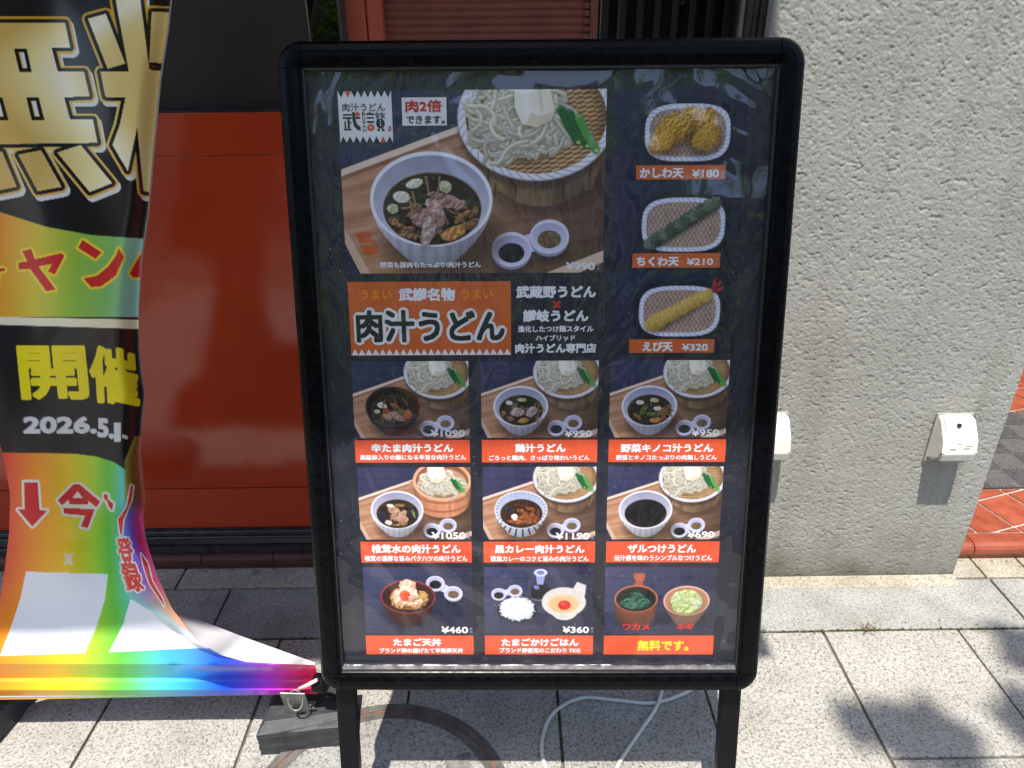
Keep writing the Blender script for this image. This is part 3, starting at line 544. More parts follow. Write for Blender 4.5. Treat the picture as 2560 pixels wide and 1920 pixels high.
        for k, (x, y, a, b, rt) in enumerate([(.33, .52, .12, .06, -.3), (.5, .5, .14, .06, .3), (.4, .58, .14, .05, 0), (.44, .42, .09, .05, .3), (.52, .56, .1, .04, -.3)]): p.blob(x, y, a, b, rt, (70, 130, 104), (14, 44, 38), 100+k, .4)
        lacquer(1.10, .50, .31, .22, .26, (186, 130, 104), (226, 180, 158), (176, 124, 96), .5)
        p.blob(1.10, .52, .22, .17, 0, (232, 238, 190), (140, 160, 90), 110, .2, .4, 14)
        r_ = np.random.RandomState(4)
        for k in range(46):
            a = r_.uniform(0, 6.28); q = math.sqrt(r_.uniform(0, 1)); x = 1.10+q*.19*math.cos(a); y = .50+q*.14*math.sin(a); rr = r_.uniform(.016, .03); th = np.linspace(0, 6.3, 10)
            c = [(240, 244, 230), (206, 226, 140), (190, 214, 110)][k % 3]; p.stroke(np.stack([x+rr*np.cos(th), y+rr*.75*np.sin(th)], 1), .0055, c, tuple(v*.7 for v in c))
    return p
def set_side(i):
    p = Pic(560, 380, 1.47); slate(p, (40, 42, 74), (24, 25, 46)); X, Y = p.X, p.Y; cx, cy, rx, ry = .80, .47, .48, .31
    def rr(g):
        q = (np.abs((X-cx)/(rx+g))**3.4+np.abs((Y-cy)/(ry+g))**3.0)**(1/3.2); return np.clip(.5-(q-1)*ry/(p.aa*1.6), 0, 1), q
    m_, _ = rr(.05); p.put(m_*0+np.clip(rr(.06)[0]*.5, 0, 1), (12, 12, 24)); m_, q = rr(0); wob = m_
    p.put(m_, (226, 228, 244)); th = np.arctan2((Y-cy)*1.5, X-cx); ln = np.sin(th*44+q*30); p.put(m_*sst(.3, 1, ln)*.5, (130, 134, 170))
    mi, _ = rr(-.05); row = np.floor(X*38); wv = np.sin(X*38*6.283); bb = np.sin(Y*70+np.pi*(row % 2)); n = fbm(X*20, Y*70, 3, 4)
    t = np.clip(.5+.28*wv+.3*bb*(wv > 0)+(n-.5)*.4, 0, 1)[..., None]; p.put(mi, (np.array((214, 190, 172))*t+np.array((110, 84, 76))*(1-t))/255)
    if i == 0:
        for k, (x, y, a, b, rt) in enumerate([(.97, .44, .2, .22, .3), (.90, .34, .22, .14, .4), (1.0, .55, .16, .12, -.2), (.60, .50, .26, .15, -.6), (.66, .40, .22, .15, -.4), (.52, .56, .15, .1, -.5)]): p.blob(x, y, a, b, rt, ((232, 190, 70), (250, 205, 90))[k % 2], ((126, 78, 20), (150, 94, 26))[k % 2], 120+k, .22, .6, 26)
    if i == 1:
        for k in range(9):
            t = k/8; x = .46+t*.66; y = .66-t*.42; p.blob(x, y, .115, .085, -.5, (96, 116, 90) if k % 2 else (150, 160, 140), (20, 34, 26), 130+k, .3, .5, 30)
    if i == 2:
        for k, (x, y, rt) in enumerate([(1.20, .13, -1.3), (1.235, .16, -.9), (1.25, .21, -.4), (1.19, .19, -.8)]): p.blob(x, y, .075, .022, rt, (196, 60, 60), (96, 20, 26), 150+k, .2)
        for k in range(11):
            t = k/10; x = .50+t*.60; y = .62-t*.34; a = .12-.03*t; p.blob(x, y, a, a*.85, -.5, (242, 214, 122), (158, 116, 50), 140+k, .3, .45, 30)
    return p

def grid_mesh(name, P, C):
    """P (h,w,3) positions, C (h,w,3) display colours at the vertices"""
    h, w = P.shape[:2]; me = bpy.data.meshes.new(name); me.vertices.add(h*w); me.vertices.foreach_set('co', P.reshape(-1).astype(np.float32))
    idx = np.arange(h*w).reshape(h, w); q = np.stack([idx[:-1, :-1], idx[1:, :-1], idx[1:, 1:], idx[:-1, 1:]], -1).reshape(-1, 4).astype(np.int32); nf = len(q)
    me.loops.add(nf*4); me.loops.foreach_set('vertex_index', q.reshape(-1)); me.polygons.add(nf); me.polygons.foreach_set('loop_start', np.arange(0, nf*4, 4, dtype=np.int32)); 
    me.update(calc_edges=True); me.validate()
    if C is not None:
        at = me.color_attributes.new('print_colour', 'FLOAT_COLOR', 'POINT'); c4 = np.ones((h*w, 4), np.float32); c4[:, :3] = lin(np.clip(C, 0, 1)).reshape(-1, 3); at.data.foreach_set('color', c4.reshape(-1))
    return me

# ------------------------------------------------------------------ lettering
def text_raw(body, bold=0.0):
    c = bpy.data.curves.new('lettering', 'FONT'); c.body = body; c.offset = bold; c.resolution_u = 3
    o = bpy.data.objects.new('lettering', c); COL.objects.link(o); bpy.context.view_layer.update()
    me = bpy.data.meshes.new_from_object(o.evaluated_get(bpy.context.evaluated_depsgraph_get()))
    bpy.data.objects.remove(o); bpy.data.curves.remove(c); me.materials.clear(); me.name = 'lettering'; return me
def co_of(me):
    a = np.empty(len(me.vertices)*3, np.float32); me.vertices.foreach_get('co', a); return a.reshape(-1, 3)
def fit(me, x0, z0, x1, z1, y, shear=0):
    a = co_of(me); mn = a.min(0); mx = a.max(0); s = (a-mn)/np.maximum(mx-mn, 1e-9)
    b = np.empty_like(a); b[:, 0] = x0+s[:, 0]*(x1-x0)+shear*s[:, 1]*(z1-z0); b[:, 2] = z0+s[:, 1]*(z1-z0); b[:, 1] = y
    me.vertices.foreach_set('co', b.reshape(-1)); me.update(); return me

def bold_fit(body, bold, x0, z0, x1, z1, y, shear=0, ring=4):
    """heavy brush weight: the thin glyph thickened by copies shifted round a small circle (each a hair in front of the last)"""
    h = z1-z0; d = bold*h*.9; me = text_raw(body, 0.004); me.calc_loop_triangles(); T = np.array([t.vertices[:] for t in me.loop_triangles])
    fit(me, x0+d, z0+d, x1-d, z1-d, y, shear); a = co_of(me); V = []; F = []
    sh = [(0, 0)]+([(d*math.cos(t), d*math.sin(t)) for t in (np.arange(ring)+.5)/ring*2*math.pi] if bold > .008 else [])
    for k, (dx, dz) in enumerate(sh): V.append(a+np.array((dx, -k*1.5e-5, dz))); F.append(T+k*len(a))
    V = np.concatenate(V); F = np.concatenate(F); bpy.data.meshes.remove(me); out = bpy.data.meshes.new('lettering'); out.vertices.add(len(V)); out.vertices.foreach_set('co', V.reshape(-1).astype(np.float32))
    out.loops.add(F.size); out.loops.foreach_set('vertex_index', F.reshape(-1).astype(np.int32)); out.polygons.add(len(F)); out.polygons.foreach_set('loop_start', np.arange(0, F.size, 3, dtype=np.int32)); out.update(calc_edges=True); out.validate(); return out

# ------------------------------------------------------------------ ground
base = prism('pavement', [(-3, -1.9), (4, -1.9), (4, 1.72), (-3, 1.72)], 'z', -.06, -.007, M_joint); tag(base, kind='structure')
X0, SX = -.7955, .296
YR, YB_, YW, YC = 1.152, 1.146, 1.31, 1.378
_stone = {}
def stone(sx, sy, mat):
    k = (round(sx, 4), round(sy, 4), mat.name)
    if k not in _stone:
        me = box_mesh('paving_stone', (sx-.0055, sy-.0055, .05), .0022); me.materials.append(mat); _stone[k] = me
    return _stone[k]
def put_stone(name, x0, y0, x1, y1, mat, dz=0):
    o = link(name, stone(x1-x0, y1-y0, mat), None, base); o.location = ((x0+x1)/2, (y0+y1)/2, -.025+rnd.uniform(-.0008, .0008)+dz)
    o.rotation_euler = (rnd.uniform(-.0015, .0015), rnd.uniform(-.0015, .0015), rnd.uniform(-.0015, .0015))
for k in range(-3, 10):
    xa = X0+k*SX; ys = [1.152]
    if k >= 5: ys += [.846-.306*j for j in range(0, 6)]
    else: ys += [1.152-.612*j-(.0 if k % 2 else .0) for j in range(1, 4)]
    for a, b in zip(ys[:-1], ys[1:]): put_stone('paving_stone', xa, b, xa+SX, a, M_granite)
for xa in (-2.469, -1.565, -.661, .243, 1.147, 2.051): put_stone('border_stone', xa, 1.152, xa+.904, YW, M_border)
for xa, xb in ((-2.2, -1.5), (-1.5, -.795), (-.795, -.15), (-.15, .44), (1.062, 1.142), (1.142, 1.255), (1.255, 1.6), (1.6, 2.2)):
    put_stone('curb_stone', xa, YW, xb, YC+.012, M_curb, .001)
bm = bmesh.new()
for i in range(900):
    x = rnd.uniform(-.6, 1.4) if rnd.random() < .8 else rnd.gauss(.78, .05); y = 1.1525+rnd.gauss(0, .0022); s = rnd.uniform(.0012, .0036)
    bmesh.ops.create_icosphere(bm, subdivisions=1, radius=s, matrix=Matrix.Translation((x, y, -.0035+rnd.uniform(0, .003))) @ Matrix.Scale(.6, 4, (0, 0, 1)))
for i in range(260):
    x = rnd.uniform(.44, 1.06); s = rnd.uniform(.002, .004)
    bmesh.ops.create_icosphere(bm, subdivisions=1, radius=s, matrix=Matrix.Translation((x, 1.304+rnd.gauss(0, .002), .0)))
tag(link('moss', bm_mesh('moss', bm), M_moss), 'green moss filling the paving joint', 'moss', kind='stuff')
bm = bmesh.new()
for i in range(170):
    x = rnd.uniform(.42, 1.5) if rnd.random() < .6 else rnd.uniform(-1.2, -.3); y = (1.304 if .42 < x < 1.06 else rnd.choice((1.311, 1.374)))-abs(rnd.gauss(0, .006)); sz = rnd.uniform(.0012, .0042); a = rnd.uniform(0, 6.28)
    if rnd.random() < .25: y = 1.152+rnd.gauss(0, .01)
    c = Vector((x, y, .0012+rnd.uniform(0, .0012))); d = Vector((math.cos(a), math.sin(a), rnd.uniform(-.2, .3)))*sz; e = Vector((-math.sin(a), math.cos(a), rnd.uniform(-.1, .3)))*sz*.5
    bm.faces.new([bm.verts.new(c-d), bm.verts.new(c+e), bm.verts.new(c+d), bm.verts.new(c-e)])
tag(link('dry_debris', bm_mesh('dry_debris', bm), simple('dry leaf litter', (.12, .085, .05, 1), .9, nscale=60, namp=.5)), 'dry brown grit and leaf bits along the wall foot and joints', 'debris', kind='stuff')
# mortar fillet at the foot of the pillar
prism('mortar_fillet', [(1.285, .0005), (1.3, .004), (1.312, .012), (1.312, -.01), (1.285, -.01)], 'x', .43, 1.062, M_curb, base)

# manhole with iron ring
mh = empty('manhole_cover', (-.228, .740, .0)); tag(mh, 'round stone filled manhole cover with rusty iron ring, under the menu board', 'manhole cover')
def annulus(name, r0, r1, z0, z1, mat, parent, n=96):
    v = []; f = []
    for i in range(n):
        a = 2*math.pi*i/n; c, s = math.cos(a), math.sin(a)
        v += [(r0*c, r0*s, z0), (r0*c, r0*s, z1), (r1*c, r1*s, z1), (r1*c, r1*s, z0)]
    for i in range(n):
        j = (i+1) % n
        for k in range(4): f.append([i*4+k, i*4+(k+1) % 4, j*4+(k+1) % 4, j*4+k])
    return link(name, mesh_from(name, v, f), mat, parent)
annulus('outer_ring', .223, .237, -.006, .0032, M_ring, mh); annulus('inner_ring', .205, .220, -.006, .0028, M_ring, mh); annulus('gap_filling', .219, .2235, -.006, .0018, M_rust, mh)
annulus('stone_infill', .0, .2055, -.006, .0018, M_granite, mh)
prism('lifting_plate', [(.105, .06), (.155, .085), (.15, .13), (.112, .118)], 'z', .0022, .0040, M_galv, mh)

# ------------------------------------------------------------------ grey roughcast pillar
pil = empty('roughcast_pillar', (0, 0, 0)); tag(pil, 'grey roughcast rendered pillar standing right of the menu board', 'pillar')
XL, XR = .441, 1.0607; nx, nz = 320, 640
gx, gz = np.meshgrid(np.linspace(XL, XR, nx), np.linspace(1.27, -.008, nz))
n1 = fbm(gx*320, gz*350, 2, 5); n2 = fbm(gx*165+9, gz*240, 3, 8); n3 = fbm(gx*12, gz*12, 3, 2); cell = vnoise(gx*330, gz*380, 3)
rid = 1-np.abs(2*n2-1); hgt = .0015*(n1-.5)+.0012*np.minimum(rid, .78)+.002*(n3-.5)+.0006*(cell-.5)
hgt -= .0012*sst(.64, .78, fbm(gx*150+40, gz*150, 2, 15))
P = np.stack([gx, 1.314-hgt, gz], -1); ew = .0025*(fbm(gz*90, gz*0+3, 3, 7)-.5)
P[:, -1, 0] += ew[:, -1]*2; P[:, -1, 1] += .003; P[:, 0, 1] += .003
link('rendered_face', grid_mesh('rendered_face', P, None), M_rough, pil)
box('pillar_core', (XL+.0015, 1.3145, -.03), (XR-.0015, 1.9, 3.6), M_rough, pil)
box('upper_face', (XL, 1.309, 1.2695), (XR, 1.3143, 3.6), M_rough, pil)

def outlet(name, label, dx, dz, pipe):
    r = empty(name, (.9425+dx, 1.309, .40+dz)); tag(r, label, 'outlet cover', 'weatherproof outlet covers on the pillar')
    bm = bmesh.new(); w = .0365
    prof = [(0.0, .052), (-.012, .052), (-.020, .048), (-.030, .034), (-.041, .010), (-.048, -.016), (-.0485, -.0185), (-.035, -.0265), (0.0, -.060)]
    v0 = [bm.verts.new((-w, y, z)) for y, z in prof]; v1 = [bm.verts.new((w, y, z)) for y, z in prof]; n = len(prof)
    bm.faces.new(v0); bm.faces.new(v1[::-1])
    for i in range(n): bm.faces.new([v0[i], v0[(i+1) % n], v1[(i+1) % n], v1[i]])
    es = [e for e in bm.edges if (e.verts[0] in v0) == (e.verts[1] in v0) and e.verts[0].co.y < -.001]
    bmesh.ops.bevel(bm, geom=[e for e in es], offset=.0055, segments=3, affect='EDGES')
    o = link('hood', bm_mesh('hood', bm), M_white_plastic, r)
    for p_ in o.data.polygons: p_.use_smooth = p_.area < 3e-5
    bm = bmesh.new(); add_box(bm, (0, -.0445, -.0265), (.0715, .009, .0165), .002); link('clear_rim', bm_mesh('clear_rim', bm), M_clear_rim, r)
    bm = bmesh.new(); add_box(bm, (0, -.001, -.004), (.078, .006, .118), .0025); link('back_plate', bm_mesh('back_plate', bm), M_clear_rim, r)
    bm = bmesh.new(); bmesh.ops.create_cone(bm, cap_ends=True, segments=16, radius1=.0042, radius2=.0042, depth=.004, matrix=Matrix.Translation((-.004, -.0285, .0405)) @ Matrix.Rotation(math.radians(63), 4, 'X'))
    link('keyhole', bm_mesh('keyhole', bm), M_dark, r)
    bm = bmesh.new()
    for q in range(5): add_box(bm, (rnd.uniform(-.02, .02), -.0478+abs(q-2)*.001, -.012+q*.006), (rnd.uniform(.004, .02), .0012, .0006))
    link('scuff_marks', bm_mesh('scuff_marks', bm), M_clear_rim, r)
    bm = bmesh.new(); add_box(bm, (0, -.022, -.035), (.05, .03, .025), .003); link('socket', bm_mesh('socket', bm), M_clear_rim, r)
    if pipe:
        link('cable_gland', tube_mesh('cable_gland', [(.012, -.012, -.045), (.012, -.012, -.075)], .011, 14), M_clear_rim, r)
        link('conduit', tube_mesh('conduit', catmull([(.012, -.012, -.07), (.012, -.012, -.14), (.006, -.014, -.20), (-.02, -.02, -.30), (-.05, -.03, -.395)]), .0085, 12), M_white_plastic, r, smooth=True)
    return r
outlet('outlet_cover', 'white sloping outlet cover alone on the right half of the grey pillar', 0, 0, False)
outlet('outlet_cover', 'white outlet cover half hidden behind the menu board with a white pipe below', -.392, .008, True)

# ------------------------------------------------------------------ shop front at the left
shop = empty('shop_building', (0, 0, 0)); tag(shop, 'red lacquered shop front with smoked glass, behind the banner and board', 'shop front')
YP = 1.40
for z0, z1 in ((.111, .2237), (.2263, .9763), (.9772, 1.052)): box('red_panel', (-2.1, YP, z0), (-.306, YP+.03, z1), M_red, shop, .0012)
box('panel_backing', (-2.1, YP+.004, .11), (-.306, YP+.05, 1.05), M_dark, shop)
prism('sill', [(1.405, .111), (1.392, .108), (1.388, .098), (1.392, .094), (1.384, .090), (1.380, .078), (1.386, .073), (1.376, .068), (1.374, .056), (1.383, .047), (1.43, .047), (1.43, .111)], 'x', -2.1, -.306, M_sill, shop)
for z in (.1095, .0935, .0725): prism('sill_bead', [(1.3835+z*.04, z), (1.3815+z*.04, z-.002), (1.3835+z*.04, z-.004), (1.39, z-.002)], 'x', -2.1, -.306, M_metal_edge, shop)
box('smoked_panel', (-2.1, 1.425, 1.055), (-.346, 1.44, 3.2), M_smoke, shop)
box('window_sill', (-2.1, 1.402, 1.052), (-.306, 1.44, 1.0555), M_sill, shop)
box('window_pane', (-.345, 1.43, 1.0555), (-.289, 1.436, 3.2), M_window, shop)
box('window_mullion', (-.289, 1.415, 1.0555), (-.284, 1.46, 3.2), simple('grey gasket', (.045, .042, .04, 1), .6), shop)
box('door_post', (-.305, 1.47, .0), (-.2515, 1.54, 3.2), M_orange_frame, shop, .002)
box('door_post', (-.2495, 1.48, .0), (-.2215, 1.55, 3.2), M_orange_frame, shop, .002)
M_up = simple('beige tiled storey', (.30, .27, .23, 1), .8, nscale=3, namp=.12)
box('upper_storey', (-7, 1.46, 3.22), (6, 4.5, 9), M_up, shop); box('side_wall', (-7, 1.42, -.02), (-2.102, 4.5, 3.22), M_up, shop); box('side_wall', (3.22, 1.42, -.02), (6, 4.5, 3.22), M_up, shop)
# roller shutter: corrugated curtain
n_s = 222; v = []; f = []
for i in range(n_s*6+1):
    z = .02+i*.0130/6; y = 1.512-.0028*abs(math.sin(math.pi*i/6))**.8; v += [(-.2215, y, z), (.165, y, z)]
for i in range(n_s*6): f.append([2*i, 2*i+1, 2*i+3, 2*i+2])
sh = empty('roller_shutter', (0, 0, 0)); tag(sh, 'brown red corrugated roller shutter above the menu board', 'roller shutter')
link('curtain', mesh_from('curtain', v, f), M_shutter, sh)
bm = bmesh.new()
for i in range(n_s): add_box(bm, (.158, 1.505, .02+(i+.5)*.0130), (.010, .006, .009), .0015)
tag(link('end_locks', bm_mesh('end_locks', bm), M_shutter, sh), kind='stuff')
box('guide_rail', (.166, 1.495, 0), (.178, 1.53, 3.0), M_shutter, sh, .002)
la = empty('lattice_screen', (0, 0, 0)); tag(la, 'black vertical bar lattice between the shutter and the grey pillar', 'lattice')
box('backing', (.180, 1.56, 0), (.60, 1.57, 3.2), M_dark, la)
bar = None
for i in range(8):
    x = .190+i*.0325
    if bar is None: bar = box('bar', (x-.007, 1.49, .0), (x+.007, 1.512, 3.1), M_lattice, la, .003)
    else:
        o = bar.copy(); COL.objects.link(o); o.location.x = x; o.parent = la
for i, x in enumerate((.4085, .4195, .4305)): box('side_strip', (x, 1.342+.004*(i % 2), .05), (x+.0098, 1.36, 3.1), M_bronze, la, .002)
bm = bmesh.new()
for x, z in ((.262, 1.222), (.345, 1.226)): bmesh.ops.create_uvsphere(bm, u_segments=12, v_segments=8, radius=.005, matrix=Matrix.Translation((x, 1.55, z)))
tag(link('screw_heads', bm_mesh('screw_heads', bm), M_galv, la), kind='stuff')

# step with red tile nosing, left and right of the pillar
def nosing(root, xs, mat=None):
    prof = [(1.380, -.004), (1.380, .012), (1.3755, .014), (1.372, .022), (1.3725, .033), (1.377, .041), (1.385, .0455)]
    for k in range(5): prof += [(1.389+k*.0062, .0462), (1.3935+k*.0062, .0462), (1.3943+k*.0062, .0448), (1.3948+k*.0062, .0448)]
    prof += [(1.4215, .0462), (1.4215, -.004)]
    for a, b in zip(xs[:-1], xs[1:]): prism('nosing_tile', prof, 'x', a+.0012, b-.0012, mat or M_terra, root)
stp = empty('tiled_entrance', (0, 0, 0)); tag(stp, 'terracotta tiled entrance floor with ribbed nosing right of the pillar', 'tiled floor')
nosing(stp, [1.062, 1.1405, 1.29, 1.44, 1.59, 1.74, 1.89, 2.04])
box('grout_bed', (1.062, 1.4215, -.004), (2.6, 2.8, .0425), M_grout, stp)
sl = empty('tile_step', (0, 0, 0)); tag(sl, 'red ribbed tile step under the red shop front, shade put into its colour', 'step'); nosing(sl, [-2.1, -1.95, -1.8, -1.65, -1.5, -1.35, -1.2, -1.05, -.9, -.75, -.575, -.43, -.28, -.13, .02, .17, .32, .439], simple('shade darkened nosing tile', (.10, .032, .022, 1), .5, nscale=30, namp=.35))  # same red nosing as the entrance, its colour darkened to stand for shade
box('step_bed', (-2.1, 1.4215, -.004), (.439, 1.9, .044), M_grout, sl)
def clip(poly, ax, lim, keep_gt):
    out = []
    for i in range(len(poly)):
        a, b = poly[i], poly[(i+1) % len(poly)]; ia = (a[ax] > lim) == keep_gt; ib = (b[ax] > lim) == keep_gt
        if ia: out.append(a)
        if ia != ib:
            t = (lim-a[ax])/(b[ax]-a[ax]); out.append((a[0]+t*(b[0]-a[0]), a[1]+t*(b[1]-a[1])))
    return out
A2 = np.array((.302, -.953)); B2 = np.array((.953, .302)); g_ = .0035
for i in range(-14, 14):
    for j in range(-6, 14):
        b0 = 1.549+i*.1095; a0 = -1.106+j*.1145
        q = [tuple(A2*a+B2*b) for a, b in ((a0+g_, b0+g_), (a0+.1145-g_, b0+g_), (a0+.1145-g_, b0+.1095-g_), (a0+g_, b0+.1095-g_))]
        for ax, lim, kg in ((1, 1.4265, True), (0, 1.066, True), (0, 2.3, False), (1, 2.5, False)):
            if len(q) > 2: q = clip(q, ax, lim, kg)
        for lo_, hi_ in (((1.42), 1.607), (2.03, 2.6)):
            qq = clip(q, 1, lo_, True) if len(q) > 2 else []; qq = clip(qq, 1, hi_, False) if len(qq) > 2 else []
            if len(qq) > 2:
                ar = abs(sum(qq[k][0]*qq[(k+1) % len(qq)][1]-qq[(k+1) % len(qq)][0]*qq[k][1] for k in range(len(qq))))/2
                if ar > 1e-4 and not (min(p[0] for p in qq) > 2.25): prism('floor_tile', qq, 'z', .0428, .0462+rnd.uniform(-.0003, .0003), M_terra, stp)
mt_ = empty('door_mat', (0, 0, .0465)); tag(mt_, 'grey ribbed rubber door mat on the terracotta tiles at the right edge', 'door mat')
box('mat_base', (1.07, 1.611, .0), (2.3, 2.025, .004), M_mat, mt_)
bm = bmesh.new(); cs = .083
for i in range(15):
    for j in range(5):
        cx, cy = 1.07+cs*(i+.5), 1.611+cs*(j+.5); d = 1 if (i+j) % 2 else -1
        for k in range(-7, 8):
            o_ = k*.0078; pts = []
            # line x - d*y = o_*1.414 through the cell
            for s_ in (-cs/2+.001, cs/2-.001):
                for q in ((s_, (s_-o_*1.414)*d), (d*s_+o_*1.414, s_)):
                    if abs(q[0]) <= cs/2-.0009 and abs(q[1]) <= cs/2-.0009 and all(math.hypot(q[0]-p[0], q[1]-p[1]) > 1e-3 for p in pts): pts.append(q)
            if len(pts) >= 2:
                (xa, ya), (xb, yb) = pts[:2]; L_ = math.hypot(xb-xa, yb-ya)
                if L_ > .006:
                    ang = math.atan2(yb-ya, xb-xa); r = Matrix.Rotation(ang, 4, 'Z'); r.translation = (cx+(xa+xb)/2, cy+(ya+yb)/2, .0055)
                    bmesh.ops.create_cube(bm, size=1, matrix=r @ Matrix.Diagonal((L_, .0036, .004, 1)))
tag(link('ribs', bm_mesh('ribs', bm), M_mat, mt_), kind='stuff')
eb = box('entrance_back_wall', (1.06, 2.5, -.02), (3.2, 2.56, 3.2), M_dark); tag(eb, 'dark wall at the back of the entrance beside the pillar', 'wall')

# unseen awning over the shop, outline shaped to shade front, banner and upper board
aw = empty('shade_awning', (0, 0, 2.5)); tag(aw, 'unseen dark red canvas awning above the shop front, outline shaped for its shade', 'awning')
prism('canopy', [(-2.4, .135), (-.685, .135), (-.685, .212), (.338, .205), (.338, 1.45), (-2.4, 1.45)], 'z', 0, .03, M_shutter, aw)
box('rafter', (-2.3, .3, .03), (-2.26, 1.45, .07), M_lattice, aw); box('rafter', (.2, .3, .03), (.24, 1.45, .07), M_lattice, aw)

# ------------------------------------------------------------------ cable, weed
cd = link('cable', tube_mesh('cable', catmull([(.56, 1.285, .012), (.50, 1.19, .007), (.42, 1.05, .006), (.361, .999, .006), (.282, .968, .0065), (.21, .975, .006), (.14, .982, .006), (.085, .952, .006), (.059, .90, .006), (.06, .839, .006), (.10, .77, .006), (.16, .79, .006), (.197, .848, .006), (.245, .91, .006), (.278, .949, .0135), (.302, 1.0, .010), (.33, 1.08, .006), (.30, 1.18, .006), (.2, 1.24, .006)], 10), .0036, 10), M_cord, smooth=True)
tag(cd, 'pale grey power cable looped on the paving under the menu board', 'cable')
wd = empty('weed', (.778, 1.150, -.002)); tag(wd, 'small dried weed growing from the paving joint right of the board', 'weed')
M_dry = simple('dry weed', (.19, .125, .07, 1), .9, nscale=80, namp=.5)
bm = bmesh.new(); bl = bmesh.new()
for i in range(16):
    a = rnd.uniform(0, 6.28); L_ = rnd.uniform(.012, .036); p = [(0, 0, 0), (math.cos(a)*L_*.35, math.sin(a)*L_*.35, L_*.5), (math.cos(a)*L_*.8, math.sin(a)*L_*.7, L_*.8)]
    tm = tube_mesh('stem', p, [.0008, .0006, .0004], 4); bm.from_mesh(tm); bpy.data.meshes.remove(tm)
    for k in range(7):
        t = rnd.uniform(.2, 1); c = Vector(p[1])*(1-t)+Vector(p[2])*t; s = rnd.uniform(.0015, .004); d = Vector((rnd.gauss(0, 1), rnd.gauss(0, 1), rnd.gauss(0, .6))).normalized()*s; e = Vector((rnd.gauss(0, 1), rnd.gauss(0, 1), rnd.gauss(0, 1))).normalized()*s*.5
        bl.faces.new([bl.verts.new(c-d*.2), bl.verts.new(c+d*.4+e), bl.verts.new(c+d), bl.verts.new(c+d*.4-e)])
link('stems', bm_mesh('stems', bm), M_dry, wd); link('leaves', bm_mesh('leaves', bl), M_dry, wd)

# ------------------------------------------------------------------ the menu board
ex = Vector((math.cos(-.01886), math.sin(-.01886), 0)); nn_ = Vector((-math.sin(-.01886), math.cos(-.01886), 0)); LEAN = .24248
ez = Vector((0, 0, 1))*math.cos(LEAN)+nn_*math.sin(LEAN); en = ez.cross(ex)   # en points away from the viewer
mb = empty('menu_board'); tag(mb, 'black framed A-frame menu board with food photographs and prices, on two legs', 'menu board')
mw = Matrix.Identity(4)
for i in range(3): mw[i][0] = ex[i]; mw[i][1] = en[i]; mw[i][2] = ez[i]
mw.translation = (.04101, .74797, .30714); mb.matrix_world = mw
W2, HB, RW = .3225, .8951, .0325
prof = [(0, .0035), (0, -.0035), (.0012, -.0048), (.004, -.0052), (.0055, -.0085), (.012, -.0105), (.020, -.0105), (.0265, -.0085), (.0305, -.004), (.0325, .003), (.0325, .0215), (0, .0215)]  # (across outwards, depth)
def rail(name, a, b, out):
    """a,b inner edge end points (x,z), out = outward direction (x,z)"""
    v = []; f = []; n = len(prof)
    for p in (a, b):
        for w, d in prof: v.append((p[0]+out[0]*w, d, p[1]+out[1]*w))
    f = [list(range(n)), list(range(n, 2*n))[::-1]]+[[i, (i+1) % n, n+(i+1) % n, n+i] for i in range(n)]
    bm = bmesh.new(); me = mesh_from(name, v, f); bm.from_mesh(me); bmesh.ops.recalc_face_normals(bm, faces=bm.faces); bm.to_mesh(me); bm.free()
    return link(name, me, M_black_gloss, mb)
ix, iz0, iz1 = W2-RW, RW, HB-RW; ge = .0008
rail('frame_rail', (-ix+ge, iz1), (ix-ge, iz1), (0, 1)); rail('frame_rail', (-ix+ge, iz0), (ix-ge, iz0), (0, -1)); rail('frame_rail', (-ix, iz0+ge), (-ix, iz1-ge), (-1, 0)); rail('frame_rail', (ix, iz0+ge), (ix, iz1-ge), (1, 0))
for sx, sz, cz in ((-1, 1, iz1), (1, 1, iz1), (-1, -1, iz0), (1, -1, iz0)):
    v = []; f = []; n = len(prof); S_ = 12
    for k in range(S_+1):
        a = math.pi/2*k/S_
        for w, d in prof: v.append((sx*(ix+math.cos(a)*w), d-.0004, cz+sz*math.sin(a)*w))
    for k in range(S_):
        for i in range(n): f.append([k*n+i, k*n+(i+1) % n, (k+1)*n+(i+1) % n, (k+1)*n+i])
    f.append(list(range(n))); f.append([S_*n+i for i in range(n)][::-1])
    bm = bmesh.new(); me = mesh_from('frame_corner', v, f); bm.from_mesh(me); bmesh.ops.remove_doubles(bm, verts=bm.verts, dist=1e-5); bmesh.ops.recalc_face_normals(bm, faces=bm.faces); bm.to_mesh(me); bm.free()
    link('frame_corner', me, M_black_gloss, mb)
def rrect(r_out, n=10):
    o = []
    for cx, cz, a0 in ((ix, iz1, 0), (-ix, iz1, 90), (-ix, iz0, 180), (ix, iz0, 270)):
        for k in range(n+1): a = math.radians(a0+90*k/n); o.append((cx+r_out*math.cos(a), cz+r_out*math.sin(a)))
    return o
def ring_part(name, ro, ri, y0, y1, mat):
    A_, B_ = rrect(ro), rrect(ri); n = len(A_); v = [(x, y, z) for L_, y in ((A_, y0), (A_, y1), (B_, y1), (B_, y0)) for x, z in L_]; f = []
    for i in range(n):
        j = (i+1) % n
        for k in range(4): f.append([k*n+i, k*n+j, ((k+1) % 4)*n+j, ((k+1) % 4)*n+i])
    return link(name, mesh_from(name, v, f), mat, mb)
M_alu = simple('worn aluminium body', (.20, .195, .185, 1), .35, .7, nscale=30, namp=.3)
ring_part('aluminium_rim', .0338, .0326, .0085, .0205, M_alu)
def lbox(name, lo, hi, mat, bev=0, parent=None):
    o = box(name, lo, hi, mat, parent or mb, bev); return o
